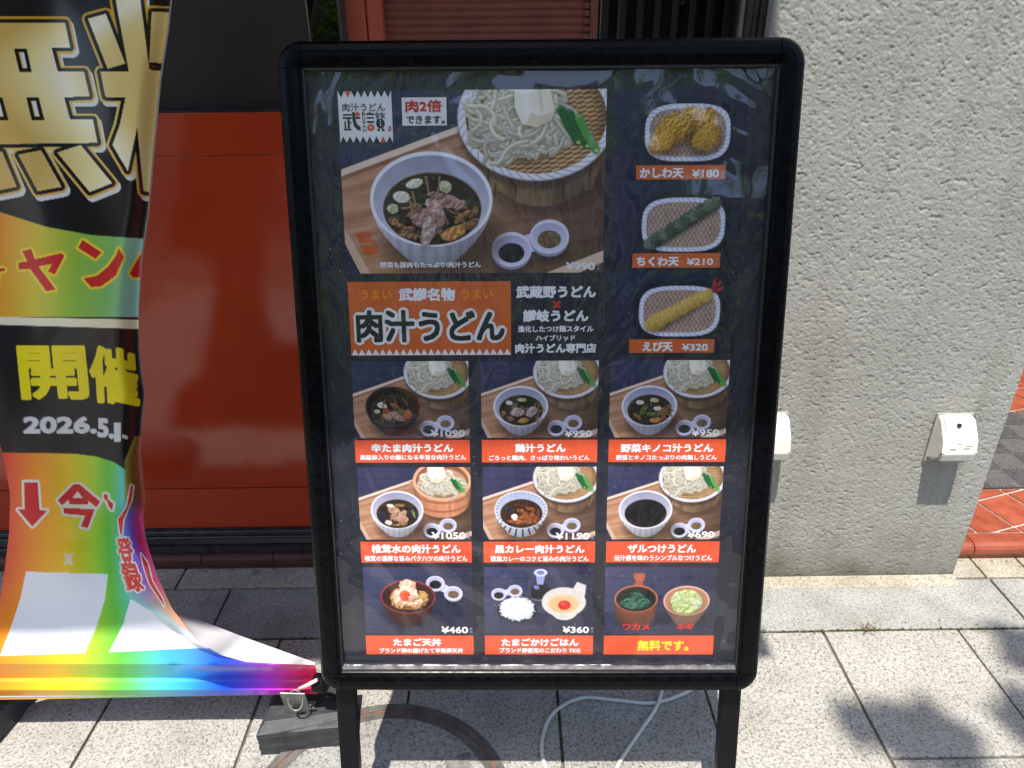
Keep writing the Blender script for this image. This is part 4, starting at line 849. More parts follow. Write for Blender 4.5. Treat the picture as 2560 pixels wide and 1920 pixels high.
for (lo, hi) in (((-ix, -.0034, iz1-.0014), (ix, .0034, iz1)), ((-ix, -.0034, iz0), (ix, .0034, iz0+.0035)), ((-ix, -.0034, iz0+.0035), (-ix+.0012, .0034, iz1-.0022)), ((ix-.0012, -.0034, iz0+.0035), (ix, .0034, iz1-.0022))):
    lbox('inner_bead', lo, hi, M_metal_edge)
lbox('cover_highlight_strip', (-ix+.0014, -.0042, iz0+.0036), (ix-.0014, .0012, iz0+.0078), simple('scuffed highlight strip', (.42, .42, .43, 1), .22, .75, nscale=60, namp=.5), .001)  # scuffed strip, brightened to imitate the cover's highlight along its lower edge
lbox('backing_board', (-ix-.004, .0075, iz0-.004), (ix+.004, .0125, iz1+.004), M_dark)
legL = .332
for s in (-1, 1):
    cx = s*.2955; lg = link('leg', box_mesh('leg', (.030, .018, legL+.25), .003), M_black_leg, mb); lg.location = (cx, .034, -(legL+.25)/2+.23)
# rear half of the A-frame, leaning the other way
import mathutils
def rear(lo, hi, name, mat, bev=0):
    piv = Vector((0, .028, .885)); rot = Matrix.Rotation(2*LEAN, 4, 'X')
    o = box(name, lo, hi, mat, mb, bev); o.matrix_basis = Matrix.Translation(piv) @ rot @ Matrix.Translation(-piv) @ o.matrix_basis; return o
rear((-.300, .030, .0), (.300, .050, HB-.015), 'rear_panel', M_black_gloss, .003)
rear((-.27, .0502, .03), (.27, .052, HB-.05), 'rear_poster', M_white)
for s in (-1, 1): rear((s*.2955-.015, .012, -.315), (s*.2955+.015, .029, .3), 'leg', M_black_leg, .003)

# poster and everything printed on it: poster > photo / strip / lettering
YP0 = .0070
pbm = bmesh.new(); add_box(pbm, (0, YP0+.0002, (iz0+iz1)/2), (2*ix-.001, .0004, iz1-iz0-.001)); poster = link('poster', bm_mesh('poster', pbm), M_poster, mb)
Yph, Yst, Ytx = YP0-.0003, YP0-.0006, YP0-.0010
def photo(name, x0, z0, x1, z1, c):
    h, w = c.shape[:2]; X, Z = np.meshgrid(np.linspace(x0, x1, w), np.linspace(z1, z0, h)); P = np.stack([X, np.full_like(X, Yph), Z], -1)
    me = grid_mesh(name, P, c); return link(name, me, M_photo, poster)
def strip(name, pts, mat, y=None):
    y = Yst if y is None else y
    me = mesh_from(name, [(x, y, z) for x, z in pts], [list(range(len(pts)))]); return link(name, me, mat, poster)
def rect(name, x0, z0, x1, z1, mat, y=None): return strip(name, [(x0, z0), (x1, z0), (x1, z1), (x0, z1)], mat, y)
def txt(body, x0, z0, x1, z1, mat=None, bold=.028, y=None, name='lettering', shear=0):
    return link(name, bold_fit(body, bold, x0, z0, x1, z1, Ytx if y is None else y, shear), mat or M_white, poster)

photo('main_photo', -.2525, .6135, .0830, .8385, set_main().small(470, 315))
cols = [(-.2535, -.0953), (-.0787, .0800), (.0960, .2560)]
for r_, (z0, z1) in enumerate(((.3885, .4963), (.2375, .3462))):
    for c_ in range(3): photo('dish_photo', cols[c_][0], z0, cols[c_][1], z1, set_row(r_*3+c_).small(176, 119))
for c_ in range(3): photo('dish_photo', cols[c_][0], .0882, cols[c_][1], .1948, set_bottom(c_).small(176, 118))
for i, (z0, z1) in enumerate(((.7280, .8378), (.6160, .7245), (.5052, .6123))): photo('side_dish_photo', .0965, z0, .2590, z1, set_side(i).small(166, 112))
for z0, z1 in ((.3530, .3857), (.2020, .2345), (.0544, .0855)):
    for a, b in ((-.2545, -.0955), (-.0788, .0805), (.0962, .2572)): rect('name_strip', a, z0, b, z1, M_redorange)
for a, b, z0, z1 in ((.1222, .2350, .7299, .7472), (.1209, .2347, .6190, .6377), (.1200, .2335, .5065, .5248)): rect('price_strip', a, z0, b, z1, M_orange)
rect('headline_panel', -.2523, .5045, -.0375, .6028, M_orange)
NT = 23
for k in range(NT):
    a = -.2518+k*.2138/NT; strip('triangle', [(a, .5048), (a+.2138/NT, .5048), (a+.1069/NT, .5130)], M_white, Yst-.0002)
# logo card
rect('logo_card', -.2513, .7772, -.1846, .8378, M_white)
for k in range(8):
    w = .0667/8; a = -.2513+k*w
    strip('triangle', [(a+.0003, .8379), (a+w-.0003, .8379), (a+w/2, .8302)], M_orange if k == 1 else M_ink, Yst-.0002)
    strip('triangle', [(a+.0003, .7771), (a+w/2, .7845), (a+w-.0003, .7771)], M_orange if k == 6 else M_ink, Yst-.0002)
txt('肉汁うどん', -.2465, .8140, -.1928, .8236, M_ink, .012)
for i, ch in enumerate('BUSAN'): txt(ch, -.2222, .8092-.0049*i, -.2180, .8130-.0049*i, M_ink, .03)
def LG(pts, mat=None, dy=.0002): return strip('logo_stroke', [(-.2511+(x-762)/562*.0667, .8378-(y-690)/540*.0606) for x, y in pts], mat or M_ink, Yst-dy)
def LR(x0, y0, x1, y1, mat=None, dy=.0002): LG([(x0, y0), (x1, y0), (x1, y1), (x0, y1)], mat, dy)
def LC(cx, cy, rx, ry, mat, dy): LG([(cx+rx*math.cos(t), cy+ry*math.sin(t)) for t in np.linspace(0, 2*math.pi, 29)[:-1]], mat, dy)
LR(803, 928, 900, 946); LR(800, 960, 900, 980); LR(925, 960, 985, 980, dy=.00024); LG([(902, 908), (930, 908), (934, 975), (948, 1035), (985, 1064), (985, 1106), (946, 1094), (914, 1058), (903, 1000)])
LR(815, 1005, 832, 1084); LR(848, 980.5, 872, 1084); LR(805, 1084.5, 888, 1102); LR(872.5, 1012, 892, 1028); LC(957, 932, 25, 25, M_orange, .00028)
LR(1080, 903, 1097, 920); LR(1050, 920.5, 1132, 942); LR(1055, 961, 1130, 979); LR(1055, 1004, 1130, 1025); LC(1092, 1072, 39, 39, M_orange, .0002); LC(1092, 1072, 11, 11, M_white, .0003)
for x in (1163, 1214): LR(x-4, 903, x+4, 1000, dy=.00026)
LR(1137, 922, 1250, 930); LR(1137, 938, 1250, 946); LG([(1150, 978), (1160, 950), (1185, 950), (1190, 975), (1172, 965)], dy=.0003); LG([(1204, 975), (1210, 950), (1236, 950), (1248, 978), (1224, 965)], dy=.0003)
LC(1197, 1030, 46, 53, M_ink, .00032)
for y in (996, 1022, 1048): LC(1197, y, 7, 7, M_white, .0004)
LG([(1172, 1078), (1188, 1084), (1186, 1112), (1158, 1112), (1160, 1102)], dy=.00024); LG([(1222, 1078), (1206, 1084), (1208, 1112), (1240, 1112), (1238, 1102)], dy=.00024)
txt('讃', -.1906, .7900, -.1860, .7965, M_redorange, .0)
txt('武', -.2345, .6525, -.2120, .6665, M_orange, .06, shear=-.45); txt('讃', -.2285, .6370, -.2060, .6515, M_orange, .05, shear=-.45)
# meat doubling card
rect('notice_card', -.1720, .7968, -.1163, .8300, M_white); txt('肉2倍', -.1679, .8122, -.1220, .8272, M_redink, .045); txt('できます。', -.1672, .7986, -.1190, .8088, M_ink, .035)
TX = [('野菜も豚肉もたっぷり!肉汁うどん', -.2079, .6205, -.0764, .6285), ('かしわ天', .1265, .7312, .1825, .7444), ('ちくわ天', .1261, .6207, .1815, .6337), ('えび天', .1376, .5081, .1784, .5221),
      ('武讃名物', -.1856, .5770, -.1105, .5948), ('武蔵野うどん', -.0308, .5799, .0747, .5968), ('讃岐うどん', -.0218, .5487, .0652, .5652), ('進化したつけ麺スタイル', -.0284, .5350, .0722, .5440), ('ハイブリッド', -.0047, .5232, .0479, .5315), ('肉汁うどん専門店', -.0324, .5066, .0763, .5202),
      ('辛たま肉汁うどん', -.2323, .3678, -.1182, .3809), ('高級卵入りの癖になる辛旨な肉汁うどん', -.2482, .3567, -.1008, .3648), ('鶏汁うどん', -.0331, .3673, .0372, .3805), ('ごろっと鶏肉、さっぱり味わいうどん', -.0694, .3557, .0702, .3637), ('野菜キノコ汁うどん', .1124, .3669, .2402, .3799), ('野菜とキノコたっぷりの肉無しうどん', .1064, .3558, .2458, .3638),
      ('椎茸水の肉汁うどん', -.2392, .2164, -.1110, .2306), ('椎茸の濃厚な旨みバクハツの肉汁うどん', -.2497, .2041, -.1018, .2134), ('黒カレー肉汁うどん', -.0630, .2162, .0656, .2298), ('欧風カレーのコクと旨みの肉汁うどん', -.0685, .2036, .0716, .2126), ('ザルつけうどん', .1265, .2166, .2243, .2305), ('出汁感を味わうシンプルなつけうどん', .1084, .2046, .2476, .2139),
      ('たまご天丼', -.2143, .0682, -.1428, .0815), ('ブランド卵の揚げたて半熟卵天丼', -.2353, .0565, -.1111, .0655), ('たまごかけごはん', -.0544, .0682, .0591, .0815), ('ブランド卵使用のこだわり TKG', -.0574, .0569, .0617, .0658)]
for t, a, b, c, d in TX: txt(t, a, b, c, d, bold=.062 if d-b > .011 else .044)
for t, a, b, c, d in (('うまい', -.2357, .5798, -.1946, .5926), ('うまい', -.1025, .5797, -.0611, .5925)): txt(t, a, b, c, d, M_amber, .04)
txt('×', .0178, .5664, .0283, .5773, M_redink, .06)
txt('ワカメ', .1235, .0942, .1626, .1057, M_redink, .05); txt('ネギ', .2015, .0942, .2272, .1057, M_redink, .05); txt('無料です。', .1454, .0606, .2211, .0785, M_yellow, .045)
for t, a, b, c, d in (('¥990', .0343, .6165, .0724, .6272), ('¥180', .1927, .7320, .2269, .7419), ('¥210', .1913, .6220, .2257, .6314), ('¥320', .1903, .5091, .2250, .5190), ('¥1090', -.1493, .3904, -.1017, .4007), ('¥990', .0350, .3896, .0728, .3997), ('¥950', .2091, .3902, .2466, .4005),
                      ('¥1050', -.1526, .2383, -.1039, .2497), ('¥1190', .0239, .2374, .0720, .2485), ('¥690', .2104, .2396, .2489, .2504), ('¥460', -.1426, .0893, -.1031, .1006), ('¥360', .0352, .0897, .0741, .1006)):
    txt(t, a, b, c, d, bold=.05, name='price')
    for i, ch in enumerate('税込'): txt(ch, c+.0022, b+.0052-.0048*i, c+.0064, b+.0096-.0048*i, M_paleblue, .0, name='tax_note')
# the big headline has a white outline round black brush letters
txt('肉汁うどん', -.2441, .5218, -.0452, .5659, M_ink, .042, y=Ytx-.0006)
link('lettering', bold_fit('肉汁うどん', .115, -.2468, .5186, -.0425, .5692, Ytx-.0001, 0, 12), M_white, poster)
# loose clear cover sheet, slightly buckled
gx, gz = np.meshgrid(np.linspace(-ix+.001, ix-.001, 90), np.linspace(iz1-.001, iz0+.001, 130))
ed = np.minimum(np.minimum(ix-np.abs(gx), gz-iz0), iz1-gz); wv = (fbm(gx*5+2, gz*4, 3, 44)-.5)*.006+(fbm(gx*16, gz*9, 2, 51)-.5)*.0012; P = np.stack([gx, .0025-np.abs(wv)*sst(0, .04, ed), gz], -1)
P[..., 1] -= .004*np.exp(-((gz-iz0-.012)/.009)**2)*sst(0, .006, gz-iz0)
link('clear_cover', grid_mesh('clear_cover', P, None), M_cover, mb, smooth=True)

# ------------------------------------------------------------------ hanging banner
def rasterize(body, bold, x0, y0, x1, y1, skew=0, drop=0, K=1.6, W_=1200, H_=2900):
    """glyph coverage in banner artwork units"""
    me = text_raw(body, bold); me.calc_loop_triangles(); a = co_of(me)[:, :2]; mn, mx = a.min(0), a.max(0); s = (a-mn)/(mx-mn)
    px = x0+s[:, 0]*(x1-x0)+skew*(s[:, 1])*(y1-y0); py = y1-s[:, 1]*(y1-y0)+drop*np.clip(s[:, 0], 0, 1)**2
    m_ = np.zeros((int(1720*K), int(640*K)), bool); px = (px+150)*K; py = (py+60)*K
    for t in me.loop_triangles:
        i, j, k = t.vertices; xa, ya, xb, yb, xc, yc = px[i], py[i], px[j], py[j], px[k], py[k]
        u0, u1 = int(max(0, min(xa, xb, xc))), int(min(m_.shape[1]-1, max(xa, xb, xc)))+1; v0, v1 = int(max(0, min(ya, yb, yc))), int(min(m_.shape[0]-1, max(ya, yb, yc)))+1
        if u1 <= u0 or v1 <= v0: continue
        X, Y = np.meshgrid(np.arange(u0, u1)+.5, np.arange(v0, v1)+.5)
        d = (yb-yc)*(xa-xc)+(xc-xb)*(ya-yc)
        if abs(d) < 1e-9: continue
        l1 = ((yb-yc)*(X-xc)+(xc-xb)*(Y-yc))/d; l2 = ((yc-ya)*(X-xc)+(xa-xc)*(Y-yc))/d
        m_[v0:v1, u0:u1] |= (l1 >= -.02) & (l2 >= -.02) & (l1+l2 <= 1.02)
    return m_
BK = 1.6
def polymask(polys, holes=()):
    m_ = np.zeros((int(1720*BK), int(640*BK)), bool); X, Y = np.meshgrid((np.arange(m_.shape[1])+.5)/BK-150, (np.arange(m_.shape[0])+.5)/BK-60)
    for kk, lst in enumerate((polys, holes)):
        for p in lst:
            xs = [q[0] for q in p]; ys = [q[1] for q in p]; u0 = max(0, int((min(xs)+150)*BK)-1); u1 = max(u0+1, int((max(xs)+150)*BK)+2); v0 = max(0, int((min(ys)+60)*BK)-1); v1 = max(v0+1, int((max(ys)+60)*BK)+2)
            Xs, Ys = X[v0:v1, u0:u1], Y[v0:v1, u0:u1]; ins = np.zeros(Xs.shape, bool)
            for i in range(len(p)):
                xa, ya = p[i]; xb, yb = p[(i+1) % len(p)]
                if ya != yb: ins ^= ((ya > Ys) != (yb > Ys)) & (Xs < (xb-xa)*(Ys-ya)/(yb-ya)+xa)
            if kk == 0: m_[v0:v1, u0:u1] |= ins
            else: m_[v0:v1, u0:u1] &= ~ins
    return m_
def dist(m_, R):
    """distance outside the mask in artwork units, capped"""
    R = int(R*BK)+2; big = (R+1)**2; h, w = m_.shape; col = np.full((h, w), big, np.int32); col[m_] = 0
    for k in range(1, R+1):
        col[:, k:] = np.minimum(col[:, k:], np.where(m_[:, :-k], k*k, big)); col[:, :-k] = np.minimum(col[:, :-k], np.where(m_[:, k:], k*k, big))
    out = col.copy()
    for k in range(1, R+1):
        out[k:] = np.minimum(out[k:], col[:-k]+k*k); out[:-k] = np.minimum(out[:-k], col[k:]+k*k)
    return np.sqrt(out)/BK
def samp(a, x, y):
    u = np.clip((x+150)*BK-.5, 0, a.shape[1]-1.001); v = np.clip((y+60)*BK-.5, 0, a.shape[0]-1.001); i = u.astype(int); j = v.astype(int); fu = u-i; fv = v-j; a = a.astype(np.float32)
    return (a[j, i]*(1-fu)+a[j, i+1]*fu)*(1-fv)+(a[j+1, i]*(1-fu)+a[j+1, i+1]*fu)*fv
def interp_col(s, stops):
    xs = [q[0] for q in stops]; return np.stack([np.interp(s, xs, [q[1][c] for q in stops]) for c in range(3)], -1)/255.
z1_ = lambda pts, s, ox=0, oy=0: [(ox+x*s, oy+y*s) for x, y in pts]
XRY = [(-80, 432), (0, 426), (75, 418), (197, 399), (376, 382), (521, 370), (637, 353), (770, 346), (868, 347), (930, 352), (986, 361), (1047, 354), (1127, 350), (1190, 356), (1244, 363), (1293, 357), (1349, 364), (1441, 393), (1521, 430), (1601, 492), (1638, 553), (1655, 615), (1660, 707), (1662, 788), (1695, 794), (1745, 793)]
XLY = [(-80, -150), (1000, -150), (1060, -40), (1109, 0), (1146, 9), (1232, 25), (1330, 23), (1422, 12), (1502, 0), (1560, -50), (1640, -150), (1745, -150)]
RBL = [(1080, 342), (1150, 312), (1270, 311), (1295, 291), (1342, 293), (1418, 301), (1459, 315), (1497, 325), (1531, 380), (1569, 439), (1607, 480), (1640, 550), (1650, 600)]
def banner_art(x, y):
    C = np.zeros(x.shape+(3,)); C[:] = np.array((30, 28, 30))/255
    def put(m_, col): 
        nonlocal C
        m_ = np.clip(m_, 0, 1)[..., None]; C = C*(1-m_)+np.asarray(col, float)*m_
    c8 = lambda *a: np.array(a)/255
    # upper colour field
    yb = np.interp(x, [-150, 0, 116, 232, 350, 430], [490, 530, 567, 588, 596, 598])
    up = interp_col(x+(y-700)*.12, [(-60, (236, 100, 60)), (0, (236, 160, 50)), (90, (216, 196, 60)), (190, (150, 190, 70)), (270, (130, 190, 100)), (330, (150, 205, 190)), (400, (170, 205, 230))])
    put(sst(-1, 1, y-yb)*(y < 793), up); put(sst(-1, 1, y-792-.02*x)*sst(1, -1, y-812-.03*x), c8(235, 228, 200)*np.ones(3))
    # lower colour field
    yc = np.interp(x, [-150, 0, 184, 240, 285, 307, 350], [1128, 1131, 1134, 1141, 1155, 1170, 1195]); w = sst(1330, 1640, y)
    s0 = np.interp(x, [-40, 20, 80, 170, 235, 285, 325, 365], [-.1, 0, .15, .3, .4, .5, .62, .75]); s1 = np.interp(x, [-100, 0, 150, 280, 400, 470, 560, 690, 790], [0, .17, .3, .45, .58, .66, .76, .88, 1])
    s = s0*(1-w)+s1*w; lo = interp_col(s, [(-.1, (214, 60, 50)), (0, (226, 78, 52)), (.15, (240, 140, 40)), (.3, (246, 202, 44)), (.4, (176, 216, 60)), (.47, (110, 200, 70)), (.56, (90, 205, 190)), (.66, (60, 160, 235)), (.76, (30, 80, 225)), (.86, (190, 60, 220)), (.93, (240, 60, 150)), (1, (232, 40, 80))])
    put(sst(-1, 1, y-yc), lo)
    def layer(mask, pairs, fill, shift=None):
        R = max([p[0] for p in pairs]+[1])+2; d = samp(dist(mask, R), x, y)
        for r, col in pairs: put(np.clip(.5+(r-d)*1.0, 0, 1)*(y > -75), col)
        put(samp(mask, x, y), fill)
    # gold headline
    q = .3737; g1 = z1_([(-40, 150), (435, 150), (470, 320), (345, 320), (388, 480), (562, 480), (600, 645), (428, 650), (470, 800), (622, 800), (652, 955), (-40, 965)], q)
    gh = [z1_(p, q) for p in ([(92, 322), (178, 322), (213, 482), (130, 482)], [(175, 650), (258, 650), (298, 803), (212, 803)], [(-60, 650), (15, 650), (58, 805), (-60, 805)])]
    gd = [z1_(p, q) for p in ([(-40, 1020), (15, 1015), (112, 1250), (-40, 1280)], [(122, 1035), (275, 1005), (412, 1250), (252, 1280)], [(382, 1020), (540, 970), (750, 1225), (600, 1285)])]
    g2 = [z1_(p, q) for p in ([(775, -60), (775, 8), (862, 480), (672, 480), (705, 648), (840, 650), (800, 840), (752, 970), (855, 1145), (918, 850), (960, 1280), (1200, 1300), (1200, 480), (1000, 468), (940, 8), (940, -60)], [(588, 125), (708, 92), (838, 425), (720, 460)], [(1015, 78), (1200, 85), (1200, 435), (998, 415)])]
    gm = polymask([g1]+gd+g2, gh); sh = np.zeros_like(gm); dy_, dx_ = int(10*BK), int(8*BK); sh[dy_:, dx_:] = gm[:-dy_, :-dx_]
    dsh = samp(dist(sh, 18), x, y); put(np.clip(.5+15-dsh, 0, 1), c8(222, 220, 214))
    gold_edge = interp_col(y, [(-60, (200, 150, 30)), (60, (222, 168, 50)), (300, (226, 200, 110)), (480, (226, 176, 90))])
    gf = interp_col((x*.55+y*.22+70*np.sin(y/95.)) % 330, [(0, (226, 190, 112)), (80, (214, 174, 92)), (150, (244, 226, 160)), (190, (248, 238, 208)), (240, (232, 204, 130)), (330, (226, 190, 112))])
    d0 = samp(dist(gm, 18), x, y); put(np.clip(.5+15.5-d0, 0, 1), gold_edge); put(np.clip(.5+9.5-d0, 0, 1), c8(30, 26, 24)); put(samp(gm, x, y), gf)
    hole_white = polymask([z1_(p, q) for p in ([(135, 350), (160, 350), (182, 455), (158, 455)], [(212, 678), (240, 678), (262, 775), (238, 775)], [(-60, 690), (0, 690), (18, 775), (-60, 775)])]); put(samp(hole_white, x, y), c8(226, 226, 230))
    # campaign katakana
    s5 = .5789; ya = z1_([(95, 1085), (135, 1075), (150, 1120), (265, 1093), (278, 1106), (237, 1185), (207, 1172), (225, 1140), (165, 1150), (240, 1250), (200, 1258), (130, 1160), (83, 1165), (78, 1135), (118, 1128)], s5)
    n_a = z1_([(357, 1036), (438, 1090), (413, 1118), (337, 1070)], s5); n_b = z1_([(513, 1072), (535, 1110), (500, 1190), (440, 1235), (395, 1241), (360, 1203), (420, 1190), (468, 1150), (500, 1105)], s5)
    ki = z1_([(-60, 1150), (-15, 1155), (20, 1160), (22, 1168), (-5, 1175), (-12, 1250), (-30, 1255), (-60, 1255)], s5); pe = z1_([(560, 1180), (600, 1110), (640, 1060), (680, 1100), (640, 1130), (600, 1200), (575, 1200)], s5)
    layer(polymask([ya, n_a, n_b, ki, pe]), [(6.5, c8(240, 214, 60))], c8(206, 42, 44))
    # date block
    layer(rasterize('開', .004, 58, 868, 220, 995, skew=-.10) | rasterize('催', .004, 232, 868, 346, 1002, skew=-.06, drop=16), [(5.0, c8(240, 220, 30))], c8(240, 220, 30))
    layer(rasterize('2026.', .004, 61, 1044, 239, 1081) | rasterize('5.', .004, 246, 1048, 282, 1091, drop=4) | rasterize('1', .004, 288, 1059, 299, 1101) | rasterize('-', .004, 308, 1089, 317, 1092, drop=3), [(3.2, c8(214, 214, 218))], c8(214, 214, 218))
    # now! arrow and letters
    s3 = .3013; o3 = (0, 900); ar = z1_([(200, 1015), (312, 1015), (328, 1245), (392, 1250), (268, 1382), (148, 1240), (205, 1240)], s3, *o3)
    im = z1_([(478, 1165), (610, 1032), (660, 1032), (832, 1175), (800, 1222), (735, 1170), (730, 1200), (575, 1195), (570, 1160), (515, 1205)], s3, *o3); ih = z1_([(600, 1145), (645, 1090), (688, 1145)], s3, *o3); im2 = z1_([(525, 1225), (785, 1240), (728, 1395), (670, 1380), (708, 1290), (530, 1275)], s3, *o3)
    su = z1_([(862, 1110), (895, 1120), (893, 1155), (940, 1195), (930, 1245), (905, 1220), (890, 1175), (862, 1150)], s3, *o3)
    layer(polymask([ar, im, im2, su], [ih]), [(6.5, c8(228, 222, 208))], c8(206, 34, 38))
    layer(rasterize('x', .004, 161, 1386, 182, 1410), [(2.2, c8(226, 220, 190))], c8(226, 220, 190))
    # code cards, left blank
    put(samp(polymask([[(65, 1429), (270, 1435), (262, 1500), (240, 1570), (212, 1633), (0, 1640), (30, 1560), (50, 1500)], [(328, 1490), (308, 1560), (272, 1631), (500, 1620), (520, 1600), (500, 1520), (400, 1490)]]), x, y), c8(236, 236, 240))
    # the overlapping ribbon edge of the curled side
    xl = np.interp(y, [a for a, b in RBL], [b for a, b in RBL]); xr = np.interp(y, [a for a, b in XRY], [b for a, b in XRY]); t = np.clip((x-xl)/np.maximum(xr-xl, 4), 0, 1)
    rc = interp_col(t, [(0, (120, 200, 190)), (.3, (110, 120, 205)), (.55, (140, 90, 200)), (.8, (226, 60, 120)), (1, (236, 80, 130))]); rl = interp_col(t, [(0, (130, 200, 200)), (.5, (180, 170, 170)), (1, (236, 160, 110))]); ru = interp_col(t, [(0, (150, 160, 60)), (.5, (120, 80, 40)), (1, (170, 80, 50))]); rb = interp_col(t, [(0, (120, 190, 236)), (1, (70, 140, 226))])
    a1 = sst(1230, 1300, y)[..., None]; a2 = sst(1440, 1520, y)[..., None]; a3 = sst(1565, 1610, y)[..., None]; rcol = ru*(1-a1)+rc*a1; rcol = rcol*(1-a2)+rl*a2; rcol = rcol*(1-a3)+rb*a3
    inr = sst(-1.0, 1.0, x-xl)*(y > 1090)*(y < 1648); put(inr*sst(1600, 1560, y)*1.0+inr*sst(1560, 1600, y)*sst(.35, .2, t)*0, rcol)
    o4 = (260, 1150); s4 = .3436; rd = z1_([(100, 430), (165, 345), (195, 180), (215, 190), (200, 290), (140, 440), (132, 540), (118, 540)], s4, *o4)
    ra = z1_([(268, 680), (318, 750), (350, 880), (425, 1010), (440, 1065), (330, 900), (290, 780)], s4, *o4)
    lt = rasterize('登', .004, 303, 1345, 338, 1415, skew=-.18) | rasterize('録', .004, 318, 1412, 362, 1478, skew=-.3)
    layer(lt, [(5.5, c8(236, 230, 226)), (1.8, c8(222, 60, 50))], c8(222, 60, 50)); layer(polymask([rd, ra]), [(3.2, c8(236, 230, 226))], c8(222, 60, 50))
    return np.clip(C, 0, 1)

CO = np.array((0, 0, CAM_H)); nCR, nCU, nCF = (np.array(v_) for v_ in (CR, CU, CF))
def unproj(x, y, depth):
    """point of the sheet at world distance `depth` along y"""
    d = nCF*F_PX+nCR*(x-1280)[..., None]-nCU*(y-960)[..., None]; return CO+d*(depth/d[..., 1])[..., None]
nh, nw = 900, 330
v_ = np.concatenate([np.linspace(-75, 1600, nh-170), np.linspace(1602, 1742, 170)]); tt = np.linspace(0, 1, nw)
xr = np.interp(v_, [a for a, b in XRY], [b for a, b in XRY]); xl = np.interp(v_, [a for a, b in XLY], [b for a, b in XLY])
k_ = np.ones(9)/9; xs_ = np.convolve(np.pad(xr, 4, 'edge'), k_, 'valid'); xr = np.where(v_ < 1640, xs_, xr)
BX = xl[:, None]+(xr-xl)[:, None]*tt[None]; BY = np.repeat(v_[:, None], nw, 1)
BY = BY+np.where(BY > 1700, -(BX-400)*.018*sst(1700, 1742, BY), 0)
def bdepth(x, y):
    xr_ = np.interp(y, [a for a, b in XRY], [b for a, b in XRY]); e = xr_-x
    d = np.interp(y, [-80, 500, 900, 1150, 1350, 1500, 1600, 1660, 1695, 1705, 1725, 1742], [1.0, .985, .975, .965, .955, .935, .915, .905, .914, .909, .903, .912])
    d = d+.010*np.sin(x/95.+y/240.)*sst(1650, 1500, y)+.006*np.sin(x/44.-y/130.)*sst(1640, 1400, y)
    d = d+.045*sst(70, 0, e)**2*sst(1450, 1300, y)+.03*sst(250, 70, e)*sst(780, 900, y)*sst(1480, 1250, y)
    xl_ = np.interp(y, [a for a, b in RBL], [b for a, b in RBL]); rib = sst(-3, 4, x-xl_)*(y > 1240)*sst(1655, 1600, y); d = d-.022*rib*sst(1240, 1300, y)
    d = d-.034*sst(430, 540, x)*sst(1700, 1665, y)*sst(792, 700, x)-.010*sst(760, 792, x)*sst(1700, 1665, y)
    return d
Pb = unproj(BX, BY, bdepth(BX, BY)); Cb = banner_art(BX, BY)
bn = empty('hanging_banner', (-.6, .95, .08)); tag(bn, 'rainbow and black vinyl banner with gold lettering, its lower right side curled', 'banner')
loc = np.array((-.6, .95, .08)); link('printed_sheet', grid_mesh('printed_sheet', Pb-loc, Cb), M_banner, bn, smooth=True)
# back of the folded side: white, behind the curl
tz = np.linspace(0, 1, 40); uu = np.linspace(0, 1, 16)
cx_ = np.interp(tz, [0, .12, .3, .45, .62, .8, 1], [424, 455, 492, 540, 600, 690, 787]); cy_ = np.interp(cx_, [424, 430, 492, 553, 615, 707, 788], [1510, 1521, 1601, 1638, 1655, 1661, 1661]); lx = np.interp(tz, [0, 1], [434, 789]); ly = np.interp(lx, [434, 500, 600, 789], [1529, 1548, 1587, 1655])
FX = cx_[:, None]*(1-uu)+lx[:, None]*uu; FY = cy_[:, None]*(1-uu)+ly[:, None]*uu+2; d0 = bdepth(cx_, cy_)+.002; FD = d0[:, None]+uu[None]*(.035*np.sin(np.pi*np.clip(tz, 0, 1))**.7+.02)[:, None]*(1-.95*tz[:, None]**6)
link('sheet_back', grid_mesh('sheet_back', unproj(FX, FY, FD)-loc, None), M_back, bn, smooth=True)
# pale edge of the sheet
ed = [(np.interp(y, [a for a, b in XRY], [b for a, b in XRY]), y) for y in np.linspace(-70, 1500, 120)]; ea = np.array(ed); E0 = unproj(ea[:, 0]-1, ea[:, 1], bdepth(ea[:, 0], ea[:, 1])+.001); wd_ = np.interp(ea[:, 1], [-80, 300, 620, 800, 1000, 1500], [12, 14, 12, 4, 3, 2]); E1 = unproj(ea[:, 0]+wd_*.35, ea[:, 1], bdepth(ea[:, 0], ea[:, 1])+.02)
link('sheet_edge', grid_mesh('sheet_edge', np.stack([E0, E1], 1)-loc, None), M_back, bn, smooth=True)
rodp = unproj(np.array([-150., 200, 500, 792]), np.array([1737., 1733, 1729, 1722]), np.full(4, .917)); link('hem_rod', tube_mesh('hem_rod', [tuple(p-loc) for p in rodp], .0065, 12), M_back, bn, smooth=True)
M_clip = M_black_leg
pc = unproj(np.array([800.]), np.array([1706.]), np.array([.905]))[0]
clipo = link('end_clip', tube_mesh('end_clip', [tuple(pc-loc+np.array((-.008, 0, 0))), tuple(pc-loc+np.array((.012, -.004, .002)))], .0165, 20), M_clip, bn, smooth=False)
hk = unproj(np.array([747., 770., 792.]), np.array([1722., 1712., 1700.]), np.array([.896, .893, .888])); link('hook', tube_mesh('hook', [tuple(p-loc) for p in hk], .0032, 10), M_white_plastic, bn, smooth=True)

